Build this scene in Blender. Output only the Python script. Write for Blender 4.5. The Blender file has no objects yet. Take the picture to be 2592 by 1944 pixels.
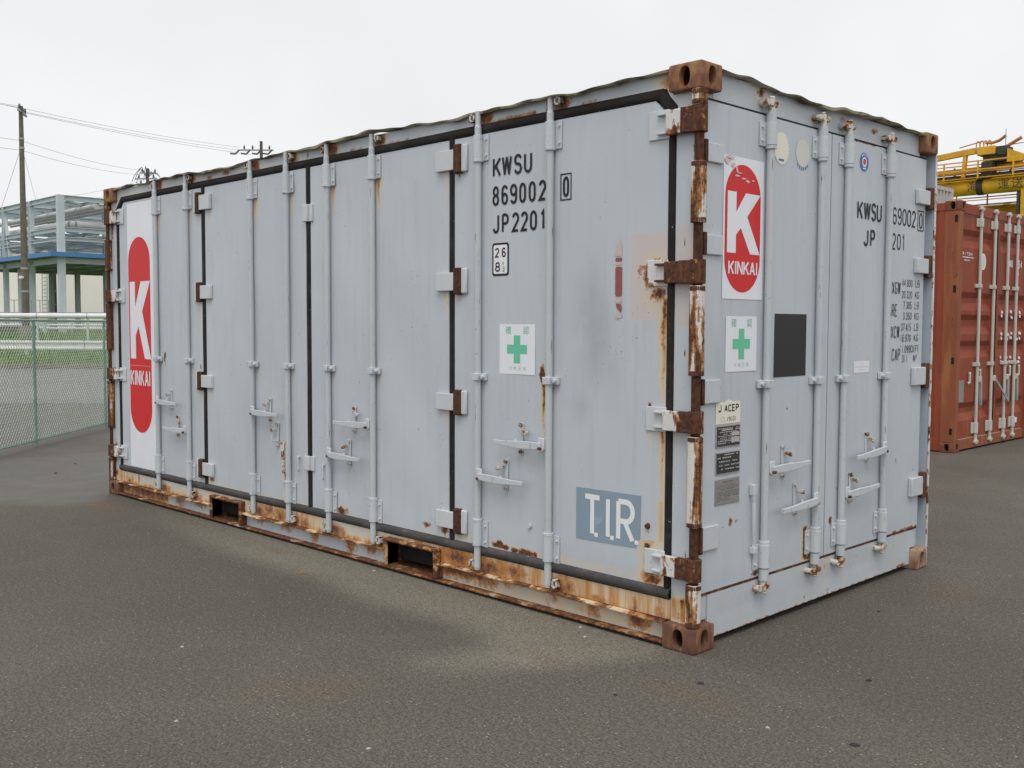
import bpy, bmesh, math, random
import numpy as np
from mathutils import Vector, Matrix

random.seed(7)
rng = np.random.default_rng(11)
scene = bpy.context.scene
COL = scene.collection
rad = math.radians

# ------------------------------------------------------------------ camera
CAM = Vector((2.56019, -3.68120, 1.45215))
YAW, PITCH, ROLL = 2.35871788, -0.05727494, 0.00356273
cam_data = bpy.data.cameras.new("camera")
cam_data.sensor_width = 36.0
cam_data.lens = 2580.33 / 2592.0 * 36.0
cam_data.clip_start = 0.05
cam_data.clip_end = 3000.0
cam = bpy.data.objects.new("camera", cam_data)
COL.objects.link(cam)
fw = Vector((math.cos(PITCH) * math.cos(YAW), math.cos(PITCH) * math.sin(YAW), math.sin(PITCH)))
r0 = Vector((math.sin(YAW), -math.cos(YAW), 0.0))
u0 = r0.cross(fw)
rt = math.cos(ROLL) * r0 + math.sin(ROLL) * u0
up = -math.sin(ROLL) * r0 + math.cos(ROLL) * u0
cam.matrix_world = Matrix(((rt.x, up.x, -fw.x, CAM.x), (rt.y, up.y, -fw.y, CAM.y), (rt.z, up.z, -fw.z, CAM.z), (0, 0, 0, 1)))
scene.camera = cam

# ------------------------------------------------------------------ world: an even overcast sky
SUN_EL, SUN_AZ = rad(62), rad(-52)          # the bright part of the cloud cover, behind the camera
world = bpy.data.worlds.new("World")
scene.world = world
world.use_nodes = True
wn, wl = world.node_tree.nodes, world.node_tree.links
wn.clear()
wout = wn.new("ShaderNodeOutputWorld")
wbg = wn.new("ShaderNodeBackground")
wbg.inputs["Strength"].default_value = 0.130
sky = wn.new("ShaderNodeTexSky")
sky.sky_type = 'NISHITA'
sky.sun_disc = False
sky.sun_elevation = SUN_EL
sky.sun_rotation = rad(90) - SUN_AZ
sky.air_density = 1.0
sky.dust_density = 4.0
whs = wn.new("ShaderNodeHueSaturation")
whs.inputs["Saturation"].default_value = 0.12
wmix = wn.new("ShaderNodeMixRGB")
wmix.inputs[0].default_value = 0.86
wmix.inputs[2].default_value = (7.45, 7.50, 7.62, 1)      # closed grey-white cloud
wtc = wn.new("ShaderNodeTexCoord")
wno = wn.new("ShaderNodeTexNoise")
wno.inputs["Scale"].default_value = 2.2
wno.inputs["Detail"].default_value = 4.0
wno.inputs["Roughness"].default_value = 0.5
wmr = wn.new("ShaderNodeMapRange")
wmr.inputs[1].default_value, wmr.inputs[2].default_value = 0.3, 0.7
wmr.inputs[3].default_value, wmr.inputs[4].default_value = 0.90, 1.06
wsc = wn.new("ShaderNodeVectorMath"); wsc.operation = 'SCALE'
wl.new(wtc.outputs["Generated"], wno.inputs["Vector"])
wl.new(wno.outputs["Fac"], wmr.inputs[0])
wl.new(sky.outputs[0], whs.inputs["Color"])
wl.new(whs.outputs[0], wmix.inputs[1])
wl.new(wmix.outputs[0], wsc.inputs[0])
wl.new(wmr.outputs[0], wsc.inputs[3])
wl.new(wsc.outputs[0], wbg.inputs["Color"])
wl.new(wbg.outputs[0], wout.inputs["Surface"])

sun_data = bpy.data.lights.new("sun", 'SUN')
sun_data.energy = 1.5
sun_data.angle = rad(38)
sun_data.color = (1.0, 0.985, 0.96)
sun = bpy.data.objects.new("sun", sun_data)
COL.objects.link(sun)
sd = Vector((math.cos(SUN_EL) * math.cos(SUN_AZ), math.cos(SUN_EL) * math.sin(SUN_AZ), math.sin(SUN_EL)))
sun.rotation_euler = (-sd).to_track_quat('-Z', 'Y').to_euler()
sun.location = sd * 30

vs = scene.view_settings
vs.view_transform = 'Standard'
vs.look = 'None'
vs.exposure = 0.0
vs.gamma = 1.0
vs.use_curve_mapping = False
scene.cycles.max_bounces = 4
scene.cycles.diffuse_bounces = 2
scene.cycles.glossy_bounces = 2
scene.cycles.use_denoising = True
scene.cycles.use_adaptive_sampling = True
scene.cycles.adaptive_threshold = 0.02

# ------------------------------------------------------------------ node helpers
class NT:
    def __init__(s, name):
        s.m = bpy.data.materials.new(name)
        s.m.use_nodes = True
        s.n, s.l = s.m.node_tree.nodes, s.m.node_tree.links
        s.n.clear()
        s.out = s.n.new("ShaderNodeOutputMaterial")
        s.p = s.n.new("ShaderNodeBsdfPrincipled")
        s.l.new(s.p.outputs[0], s.out.inputs[0])
        g = s.n.new("ShaderNodeNewGeometry")
        s.pos = g.outputs["Position"]
    def _in(s, sock, v):
        if v is None:
            return
        if hasattr(v, 'is_linked') or hasattr(v, 'links'):
            s.l.new(v, sock)
        else:
            if isinstance(v, (tuple, list)) and len(v) == 3 and sock.type == 'RGBA':
                v = (*v, 1)
            sock.default_value = v
    def math(s, op, a, b=0.0, c=None, clamp=False):
        n = s.n.new("ShaderNodeMath"); n.operation = op; n.use_clamp = clamp
        s._in(n.inputs[0], a); s._in(n.inputs[1], b)
        if c is not None: s._in(n.inputs[2], c)
        return n.outputs[0]
    def scale(s, v, xyz):
        n = s.n.new("ShaderNodeVectorMath"); n.operation = 'MULTIPLY'
        s._in(n.inputs[0], v); n.inputs[1].default_value = xyz
        return n.outputs[0]
    def noise(s, sc, det=4.0, rough=0.6, vec=None, dist=0.0):
        n = s.n.new("ShaderNodeTexNoise")
        n.inputs["Scale"].default_value = sc; n.inputs["Detail"].default_value = det
        n.inputs["Roughness"].default_value = rough; n.inputs["Distortion"].default_value = dist
        s.l.new(vec or s.pos, n.inputs["Vector"])
        return n.outputs["Fac"]
    def voro(s, sc, feature='F1', out="Distance", vec=None):
        n = s.n.new("ShaderNodeTexVoronoi"); n.feature = feature
        n.inputs["Scale"].default_value = sc
        s.l.new(vec or s.pos, n.inputs["Vector"])
        return n.outputs[out]
    def ss(s, v, a, b):                              # smooth step between a and b
        n = s.n.new("ShaderNodeMapRange"); n.interpolation_type = 'SMOOTHSTEP'
        s._in(n.inputs[0], v); n.inputs[1].default_value = a; n.inputs[2].default_value = b
        return n.outputs[0]
    def lin(s, v, a, b, c, d):
        n = s.n.new("ShaderNodeMapRange")
        s._in(n.inputs[0], v)
        for i, k in enumerate((a, b, c, d)): n.inputs[i + 1].default_value = k
        return n.outputs[0]
    def mix(s, f, a, b, mode='MIX'):
        n = s.n.new("ShaderNodeMixRGB"); n.blend_type = mode
        s._in(n.inputs[0], f); s._in(n.inputs[1], a); s._in(n.inputs[2], b)
        return n.outputs[0]
    def attr(s, name):
        n = s.n.new("ShaderNodeAttribute"); n.attribute_name = name
        return n.outputs["Fac"]
    def sep(s, v=None):
        n = s.n.new("ShaderNodeSeparateXYZ"); s.l.new(v or s.pos, n.inputs[0])
        return n.outputs
    def rnd(s):
        return s.n.new("ShaderNodeObjectInfo").outputs["Random"]
    def bump(s, h, dist, strength=1.0):
        n = s.n.new("ShaderNodeBump"); n.inputs["Strength"].default_value = strength
        n.inputs["Distance"].default_value = dist
        s.l.new(h, n.inputs["Height"]); s.l.new(n.outputs[0], s.p.inputs["Normal"])
    def fin(s, col, rough=0.6, metal=0.0, spec=0.5):
        s._in(s.p.inputs["Base Color"], col); s._in(s.p.inputs["Roughness"], rough)
        s._in(s.p.inputs["Metallic"], metal); s.p.inputs["Specular IOR Level"].default_value = spec
        return s.m

def srgb(r, g, b, k=1.0):
    f = lambda c: ((c / 255 + 0.055) / 1.055) ** 2.4 if c > 10 else c / 255 / 12.92
    return tuple(min(0.9, f(c) * k) for c in (r, g, b))

M = {}
def simple(name, col, rough=0.6, var=0.12, sc=8.0, metal=0.0, spec=0.4):
    t = NT(name)
    n = t.noise(sc, 5, 0.6)
    c = t.mix(t.lin(n, 0.3, 0.7, 0.0, 1.0), tuple(x * (1 - var) for x in col), tuple(min(0.9, x * (1 + var)) for x in col))
    M[name] = t.fin(c, rough, metal, spec)

PAINT = (0.515, 0.561, 0.602)
ORANGE = (0.47, 0.205, 0.048)
CREAM = (0.64, 0.53, 0.37)
BROWN = (0.155, 0.062, 0.032)
DARKR = (0.062, 0.026, 0.018)

def paint_mat(name, base, chips=1.0, auto_rust=0.0, auto_stain=0.0, rough=0.42, soft=0.0, dashes=0.0):
    """Weathered container paint. Rust / stain / smudge fields come with the mesh (they have shapes of
    their own); noise gives them ragged edges."""
    t = NT(name)
    big = t.noise(1.3, 2, 0.55)
    mid = t.noise(7.0, 3, 0.6)
    fine = t.noise(55.0, 3, 0.65)
    streak = t.noise(1.0, 3, 0.6, t.scale(t.pos, (22, 22, 1.6)))
    c = t.mix(t.lin(big, 0.3, 0.7, 0, 1), tuple(x * 0.955 for x in base), tuple(x * 1.03 for x in base))
    c = t.mix(t.math('MULTIPLY', t.ss(streak, 0.48, 0.75), 0.30), c, tuple(x * 0.86 for x in (base[0], base[1] * .985, base[2] * .95)))
    c = t.mix(t.math('MULTIPLY', t.ss(mid, 0.52, 0.72), 0.14), c, (0.60, 0.62, 0.64))
    # smudges
    sm = t.math('MULTIPLY', t.attr('dirt'), t.lin(t.noise(5.0, 3, 0.65, t.scale(t.pos, (1, 1, .6))), 0.3, 0.7, 0.25, 1.0))
    c = t.mix(sm, c, (0.27, 0.30, 0.34))
    # grey primer / pale touch-up paint
    c = t.mix(t.math('MULTIPLY', t.attr('primer'), 0.9), c, (0.58, 0.515, 0.49))
    # water-borne staining
    st = t.math('MULTIPLY', t.math('ADD', t.attr('stain'), auto_stain), t.lin(streak, 0.3, 0.7, 0.45, 1.35))
    c = t.mix(t.ss(st, 0.02, 0.45), c, CREAM)
    c = t.mix(t.ss(st, 0.34, 0.92), c, ORANGE)
    # rust
    ra = t.math('ADD', t.attr('rust'), auto_rust)
    gate = t.ss(ra, 0.0, 0.18)
    rr = t.math('ADD', ra, t.math('MULTIPLY', t.math('MULTIPLY', t.math('SUBTRACT', t.noise(26.0, 5, 0.70), 0.5), 1.5), gate))
    halo = t.ss(rr, 0.24 - .16 * soft, 0.40 + .12 * soft)
    core = t.ss(rr, 0.40 + .06 * soft, 0.56 + .22 * soft)
    c = t.mix(t.math('MULTIPLY', halo, 0.9), c, (0.36, 0.15, 0.042))
    c = t.mix(core, c, t.mix(t.ss(fine, 0.4, 0.62), tuple(x * (1 + .9 * soft) for x in DARKR), tuple(x * (1 + .45 * soft) for x in BROWN)))
    # chips
    ch = t.math('MULTIPLY', t.ss(t.noise(75.0, 2, 0.5), 0.715, 0.735), t.ss(t.noise(3.1, 3, 0.6), 0.50, 0.62))
    ch = t.math('MULTIPLY', ch, chips)
    c = t.mix(ch, c, (0.16, 0.085, 0.055))
    if dashes:
        da = t.ss(t.noise(1.0, 4, 0.6, t.scale(t.pos, (90, 90, 7))), 0.66, 0.70)
        c = t.mix(t.math('MULTIPLY', da, dashes), c, (0.20, 0.105, 0.06))
    # thin scratches
    sc_ = t.math('MULTIPLY', t.ss(t.math('ABSOLUTE', t.math('SUBTRACT', t.noise(4.0, 2, 0.4, t.scale(t.pos, (3, 3, 1.2)), 1.5), 0.5)), 0.004, 0.001), t.ss(t.noise(1.7, 3), 0.56, 0.66))
    c = t.mix(t.math('MULTIPLY', sc_, 0.35 * min(1, chips)), c, (0.30, 0.30, 0.31))
    h = t.math('ADD', t.math('MULTIPLY', t.ss(ra, .25, .6), fine), t.math('MULTIPLY', t.noise(18.0, 1), 0.10))
    t.bump(h, 0.0025, 0.6)
    rgh = t.math('ADD', t.math('MULTIPLY', halo, 0.42), t.lin(mid, 0.3, 0.7, rough - 0.06, rough + 0.10), clamp=True)
    M[name] = t.fin(c, rgh, 0.0, 0.45)

paint_mat('panel_paint', PAINT)
paint_mat('hardware_paint', (0.54, 0.58, 0.61), chips=2.0, auto_rust=0.12, dashes=.9)
paint_mat('bar_paint', (0.50, 0.54, 0.565), chips=2.5, auto_rust=0.02, auto_stain=.01, dashes=.9)
paint_mat('worn_white_paint', (0.57, 0.60, 0.62), chips=2.0, auto_rust=0.09, auto_stain=0.03)
paint_mat('rail_paint', (0.50, 0.545, 0.58), chips=1.0, soft=1.0)
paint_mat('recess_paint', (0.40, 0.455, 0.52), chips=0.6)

def flaking(name, paint, amount, stretch=(26, 26, 3.0), dark=1.0, orange=0.75):
    """Old steel with paint coming off in vertical flakes."""
    t = NT(name)
    v = t.noise(1.0, 7, 0.62, t.scale(t.pos, stretch), 0.3)
    f = t.noise(48.0, 6, 0.7)
    k = t.math('ADD', v, t.math('MULTIPLY', t.math('SUBTRACT', f, 0.5), 0.25))
    rust = t.mix(t.ss(f, 0.36, 0.62), tuple(x * dark for x in DARKR), tuple(x * dark for x in BROWN))
    rust = t.mix(t.math('MULTIPLY', t.ss(t.noise(1.0, 5, 0.6, t.scale(t.pos, (40, 40, 5))), 0.50, 0.70), orange), rust, tuple(x * dark for x in (0.34, 0.145, 0.045)))
    m = t.ss(k, amount, amount + 0.05)
    edge = t.math('SUBTRACT', t.ss(k, amount - 0.07, amount), m)
    c = t.mix(t.math('MULTIPLY', edge, 0.8, clamp=True), rust, (0.45, 0.22, 0.07))
    c = t.mix(m, c, paint)
    t.bump(f, 0.004, 0.8)
    M[name] = t.fin(c, t.lin(m, 0, 1, 0.85, 0.5), 0.0, 0.3)

flaking('post_flaking', (0.68, 0.65, 0.61), 0.475, (20, 20, 2.0), 0.9, 0.8)
flaking('post_dark', (0.55, 0.55, 0.54), 0.60, (20, 20, 2.0), 0.8, 0.5)
flaking('hinge_rust', (0.62, 0.57, 0.52), 0.655, (22, 22, 9), 0.8, 0.42)
flaking('strap_flaking', (0.66, 0.65, 0.64), 0.43, (22, 22, 12), 0.9, 0.5)
flaking('pin_rust_hollow_shade', (0.5, 0.4, 0.3), 0.90, (14, 14, 10), 0.62, 0.3)


flaking('ledge_rust', (0.66, 0.52, 0.36), 0.53, (6, 6, 6))
flaking('flange_rust', (0.42, 0.38, 0.34), 0.60, (7, 7, 14))
flaking('pocket_rust', (0.55, 0.36, 0.18), 0.57, (12, 12, 12))
flaking('pocket_inside', (0.16, 0.12, 0.08), 0.62, (8, 8, 8), 0.8)

flaking('catch_rust', (0.52, 0.51, 0.48), 0.45, (20, 20, 20))
flaking('keeper_cream', (0.60, 0.585, 0.52), 0.44, (22, 22, 22))
flaking('seal_brown', (0.16, 0.11, 0.085), 0.66, (12, 12, 12))

def casting_mat(name, a, b, pale, paleamt):
    t = NT(name)
    n = t.noise(15.0, 6, 0.7); f = t.noise(60.0, 5, 0.7); v = t.noise(1.0, 5, 0.65, t.scale(t.pos, (34, 34, 6)))
    c = t.mix(t.ss(n, 0.38, 0.62), a, b)
    c = t.mix(t.math('MULTIPLY', t.ss(v, 0.5, 0.66), paleamt), c, pale)
    c = t.mix(t.math('MULTIPLY', t.ss(f, 0.5, 0.75), 0.6), c, DARKR)
    t.bump(f, 0.003, 0.7)
    M[name] = t.fin(c, 0.85, 0.0, 0.25)
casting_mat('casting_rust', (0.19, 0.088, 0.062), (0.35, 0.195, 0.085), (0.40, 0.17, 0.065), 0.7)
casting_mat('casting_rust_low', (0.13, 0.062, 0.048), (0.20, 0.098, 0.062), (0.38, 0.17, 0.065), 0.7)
casting_mat('casting_painted', (0.24, 0.11, 0.065), (0.36, 0.24, 0.16), (0.50, 0.52, 0.53), 0.75)
casting_mat('casting_red', (0.17, 0.062, 0.036), (0.22, 0.088, 0.048), (0.28, 0.125, 0.05), 0.6)

def rubber(name, base, dust):
    t = NT(name)
    n = t.noise(9.0, 6, 0.7, t.scale(t.pos, (0.6, 1, 1)))
    c = t.mix(t.ss(n, 0.45, 0.75), base, dust)
    sp = t.ss(t.noise(60.0, 3), 0.70, 0.73)
    c = t.mix(t.math('MULTIPLY', sp, t.ss(t.noise(4.0, 2), 0.5, 0.6)), c, (0.45, 0.45, 0.45))
    M[name] = t.fin(c, 0.75, 0.0, 0.2)
rubber('gasket_rubber', (0.020, 0.018, 0.017), (0.042, 0.039, 0.035))
rubber('gasket_rubber_dusty', (0.062, 0.060, 0.060), (0.125, 0.118, 0.115))
simple('dark_interior', (0.012, 0.011, 0.010), 0.9, 0.2)
t = NT('roof_edge')
c = t.mix(t.ss(t.noise(5.0, 6, 0.65), 0.40, 0.54), (0.10, 0.080, 0.052), (0.44, 0.41, 0.29))
M['roof_edge'] = t.fin(c, 0.8, 0, 0.3)
simple('roof_sheet', (0.42, 0.44, 0.45), 0.6, 0.15, 3.0)

# stickers and lettering
def sticker(name, col, rough=0.35, wear=0.0, under=PAINT, sc=30.0):
    t = NT(name)
    n = t.noise(3.0, 4)
    c = t.mix(t.lin(n, 0.3, 0.7, 0, 1), tuple(x * 0.95 for x in col), col)
    if wear:
        c = t.mix(t.ss(t.noise(sc, 6, 0.7), 0.66 - wear, 0.74 - wear), c, under)
    M[name] = t.fin(c, rough, 0, 0.25)
sticker('print_black', (0.022, 0.022, 0.024), 0.5, 0.02)
sticker('print_white', (0.82, 0.83, 0.85), 0.4, 0.0)
sticker('sticker_white', (0.80, 0.82, 0.86), 0.3)
sticker('sticker_red', (0.66, 0.026, 0.028), 0.45)
sticker('sticker_green', (0.16, 0.56, 0.36), 0.4)
sticker('sticker_green_faded', (0.42, 0.66, 0.55), 0.4)
sticker('sticker_cream', (0.80, 0.77, 0.66), 0.4)
sticker('sticker_cream_grey', (0.66, 0.655, 0.61), 0.5)
sticker('sticker_blue', (0.045, 0.16, 0.42), 0.35)
sticker('sticker_black', (0.030, 0.030, 0.030), 0.5)
sticker('sticker_grey_blue', (0.255, 0.335, 0.41), 0.45, 0.03, (0.33, 0.41, 0.48), 6.0)
sticker('sticker_pink', (0.80, 0.45, 0.43))
sticker('sticker_torn', (0.66, 0.52, 0.53), 0.5)
sticker('old_red_paint', (0.31, 0.095, 0.095), 0.6, 0.05, (0.55, 0.5, 0.5))
sticker('old_pink_paint', (0.58, 0.475, 0.45), 0.6)
sticker('plate_dark', (0.045, 0.048, 0.052), 0.35)
sticker('plate_grey', (0.27, 0.27, 0.25), 0.5, 0.08, (0.36, 0.36, 0.34), 40.0)
sticker('plate_print', (0.46, 0.45, 0.41), 0.5)
sticker('plate_print_dark', (0.16, 0.155, 0.15), 0.5)
simple('plate_frame', (0.36, 0.33, 0.29), 0.5, 0.25, 30.0)

# background metal and so on
def redpaint(name, base, amt):
    t = NT(name)
    n = t.noise(2.0, 5, 0.6); v = t.noise(1.0, 6, 0.62, t.scale(t.pos, (9, 9, 1.2)))
    c = t.mix(t.lin(n, 0.3, 0.7, 0, 1), tuple(x * 0.9 for x in base), tuple(x * 1.1 for x in base))
    c = t.mix(t.math('MULTIPLY', t.ss(v, 0.48, 0.68), amt), c, (0.34, 0.14, 0.055))
    c = t.mix(t.math('MULTIPLY', t.ss(t.noise(14.0, 6, 0.7, t.scale(t.pos, (1, 1, .3))), 0.62, 0.70), amt), c, (0.085, 0.04, 0.03))
    M[name] = t.fin(c, 0.6, 0, 0.2)
redpaint('red_paint', (0.27, 0.060, 0.033), 0.45)
redpaint('red_post_paint', (0.26, 0.082, 0.042), 0.95)
simple('bar_cream', (0.52, 0.52, 0.46), 0.5, 0.08, 12)
paint_mat('grey_corrugated_paint', (0.42, 0.41, 0.40), chips=3.0, auto_rust=0.16, auto_stain=0.1)
simple('crane_yellow', (0.66, 0.36, 0.018), 0.5, 0.22, 1.5)
simple('crane_dark', (0.045, 0.040, 0.036), 0.6, 0.3, 3)
simple('crane_orange', (0.45, 0.19, 0.06), 0.6, 0.3, 3)
simple('crane_print', (0.07, 0.065, 0.04), 0.6, 0.1, 3)
simple('fence_green', (0.20, 0.33, 0.27), 0.5, 0.15, 6)
simple('fence_wire', (0.54, 0.64, 0.55), 0.5, 0.12, 6)
simple('white_rail', (0.70, 0.71, 0.72), 0.5, 0.08, 4)
simple('white_post', (0.55, 0.64, 0.61), 0.5, 0.1, 4)
simple('steel_blue_grey', (0.50, 0.57, 0.60), 0.55, 0.07, 1.2)
simple('steel_brace', (0.41, 0.475, 0.50), 0.55, 0.07, 1.2)
simple('pipe_grey', (0.50, 0.50, 0.485), 0.5, 0.08, 1.0)
simple('canopy_blue', (0.065, 0.20, 0.43), 0.5, 0.06, 1.0)
simple('canopy_sheet', (0.34, 0.40, 0.42), 0.6, 0.1, 1.0)
simple('wall_cream', (0.88, 0.825, 0.80), 0.8, 0.03, 0.3)
simple('wall_white', (0.76, 0.75, 0.74), 0.8, 0.05, 0.6)
simple('shed_grey', (0.40, 0.41, 0.42), 0.6, 0.08, 1.0)
simple('wood_pole', (0.145, 0.125, 0.10), 0.85, 0.25, 3.0)
simple('concrete_pole', (0.10, 0.085, 0.085), 0.85, 0.2, 3.0)
simple('concrete', (0.24, 0.215, 0.195), 0.9, 0.2, 2.0)
simple('dark_concrete', (0.125, 0.115, 0.108), 0.9, 0.25, 1.5)
simple('wire_dark', (0.20, 0.195, 0.20), 0.6, 0.1, 3)
simple('insulator_dark', (0.09, 0.09, 0.095), 0.5, 0.3, 3)
simple('galvanised', (0.36, 0.37, 0.37), 0.5, 0.15, 8, 0.3)
simple('kerb_concrete', (0.20, 0.155, 0.125), 0.9, 0.25, 1.0)

# ground
def asphalt(name, a, b, dusty):
    t = NT(name)
    big = t.noise(0.33, 5, 0.6); mid = t.noise(2.3, 5, 0.62)
    grain = t.noise(105.0, 2, 0.6)
    grain2 = t.noise(42.0, 3, 0.65)
    c = t.mix(t.ss(big, 0.34, 0.66), a, b)
    c = t.mix(t.math('MULTIPLY', t.ss(mid, 0.45, 0.72), 0.18), c, tuple(x * 1.18 for x in b))
    if dusty:
        du = t.math('MULTIPLY', t.attr('dust'), t.lin(t.noise(11.0, 6, 0.7), 0.3, 0.7, 0.62, 1.1), clamp=True)
        c = t.mix(du, c, (0.205, 0.186, 0.146))
        c = t.mix(t.math('MULTIPLY', t.attr('ochre'), t.lin(mid, 0.3, 0.7, 0.3, 0.9)), c, (0.15, 0.098, 0.045))
        # a few very faint dried pools further out
        ring = t.ss(t.math('ABSOLUTE', t.math('SUBTRACT', t.noise(0.45, 3, 0.5), 0.5)), 0.035, 0.0)
        c = t.mix(t.math('MULTIPLY', ring, 0.10), c, (0.16, 0.145, 0.115))
        c = t.mix(t.math('MULTIPLY', t.attr('damp'), 0.25), c, (0.088, 0.086, 0.086))
    k = t.lin(grain, 0.28, 0.72, 0.42, 1.62)
    k = t.math('MULTIPLY', k, t.lin(grain2, 0.3, 0.7, 0.76, 1.24))
    cm = t.n.new("ShaderNodeVectorMath"); cm.operation = 'SCALE'
    t.l.new(c, cm.inputs[0]); t.l.new(k, cm.inputs[3])
    c = cm.outputs[0]
    # pale stone chips in the wearing course
    vc = t.voro(80.0); vr = t.voro(80.0, out="Color")
    sp = t.math('MULTIPLY', t.ss(vc, 0.34, 0.22), t.ss(t.sep(vr)[0], 0.93, 0.99))
    c = t.mix(t.math('MULTIPLY', sp, 0.75), c, (0.40, 0.38, 0.34))
    sp2 = t.math('MULTIPLY', t.ss(vc, 0.36, 0.2), t.ss(t.sep(vr)[1], 0.86, 0.9))
    c = t.mix(t.math('MULTIPLY', sp2, 0.6), c, (0.035, 0.034, 0.034))
    t.bump(t.math('ADD', grain2, t.math('MULTIPLY', grain, 0.6)), 0.006, 0.55)
    rg = t.lin(mid, 0.3, 0.7, 0.78, 0.92)
    if dusty:
        rg = t.math('SUBTRACT', rg, t.math('MULTIPLY', t.attr('damp'), 0.34))
    M[name] = t.fin(c, rg, 0, 0.3)
asphalt('yard_asphalt', (0.087, 0.077, 0.062), (0.104, 0.093, 0.076), True)
asphalt('road_asphalt', (0.165, 0.160, 0.155), (0.19, 0.185, 0.178), False)
t = NT('grass_soil')
c = t.mix(t.ss(t.noise(0.8, 5, 0.6), 0.35, 0.65), (0.075, 0.14, 0.025), (0.15, 0.20, 0.05))
M['grass_soil'] = t.fin(c, 0.9, 0, 0.2)
t = NT('grass_blade')
c = t.mix(t.ss(t.noise(1.2, 5, 0.6), 0.35, 0.68), (0.105, 0.20, 0.032), (0.23, 0.28, 0.075))
M['grass_blade'] = t.fin(c, 0.7, 0, 0.2)
simple('dry_leaf', (0.23, 0.12, 0.055), 0.8, 0.2, 30)
simple('tar_crumb', (0.03, 0.03, 0.03), 0.9, 0.2, 30)
simple('small_stone', (0.36, 0.34, 0.30), 0.9, 0.2, 30)

# ------------------------------------------------------------------ mesh helpers
def tagit(o, label=None, cat=None, group=None, kind=None):
    if label: o["label"] = label
    if cat: o["category"] = cat
    if group: o["group"] = group
    if kind: o["kind"] = kind
    return o

def empty(name, loc=(0, 0, 0), label=None, cat=None, group=None):
    o = bpy.data.objects.new(name, None)
    o.empty_display_size = 0.3
    COL.objects.link(o)
    o.location = loc
    return tagit(o, label, cat, group)

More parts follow.
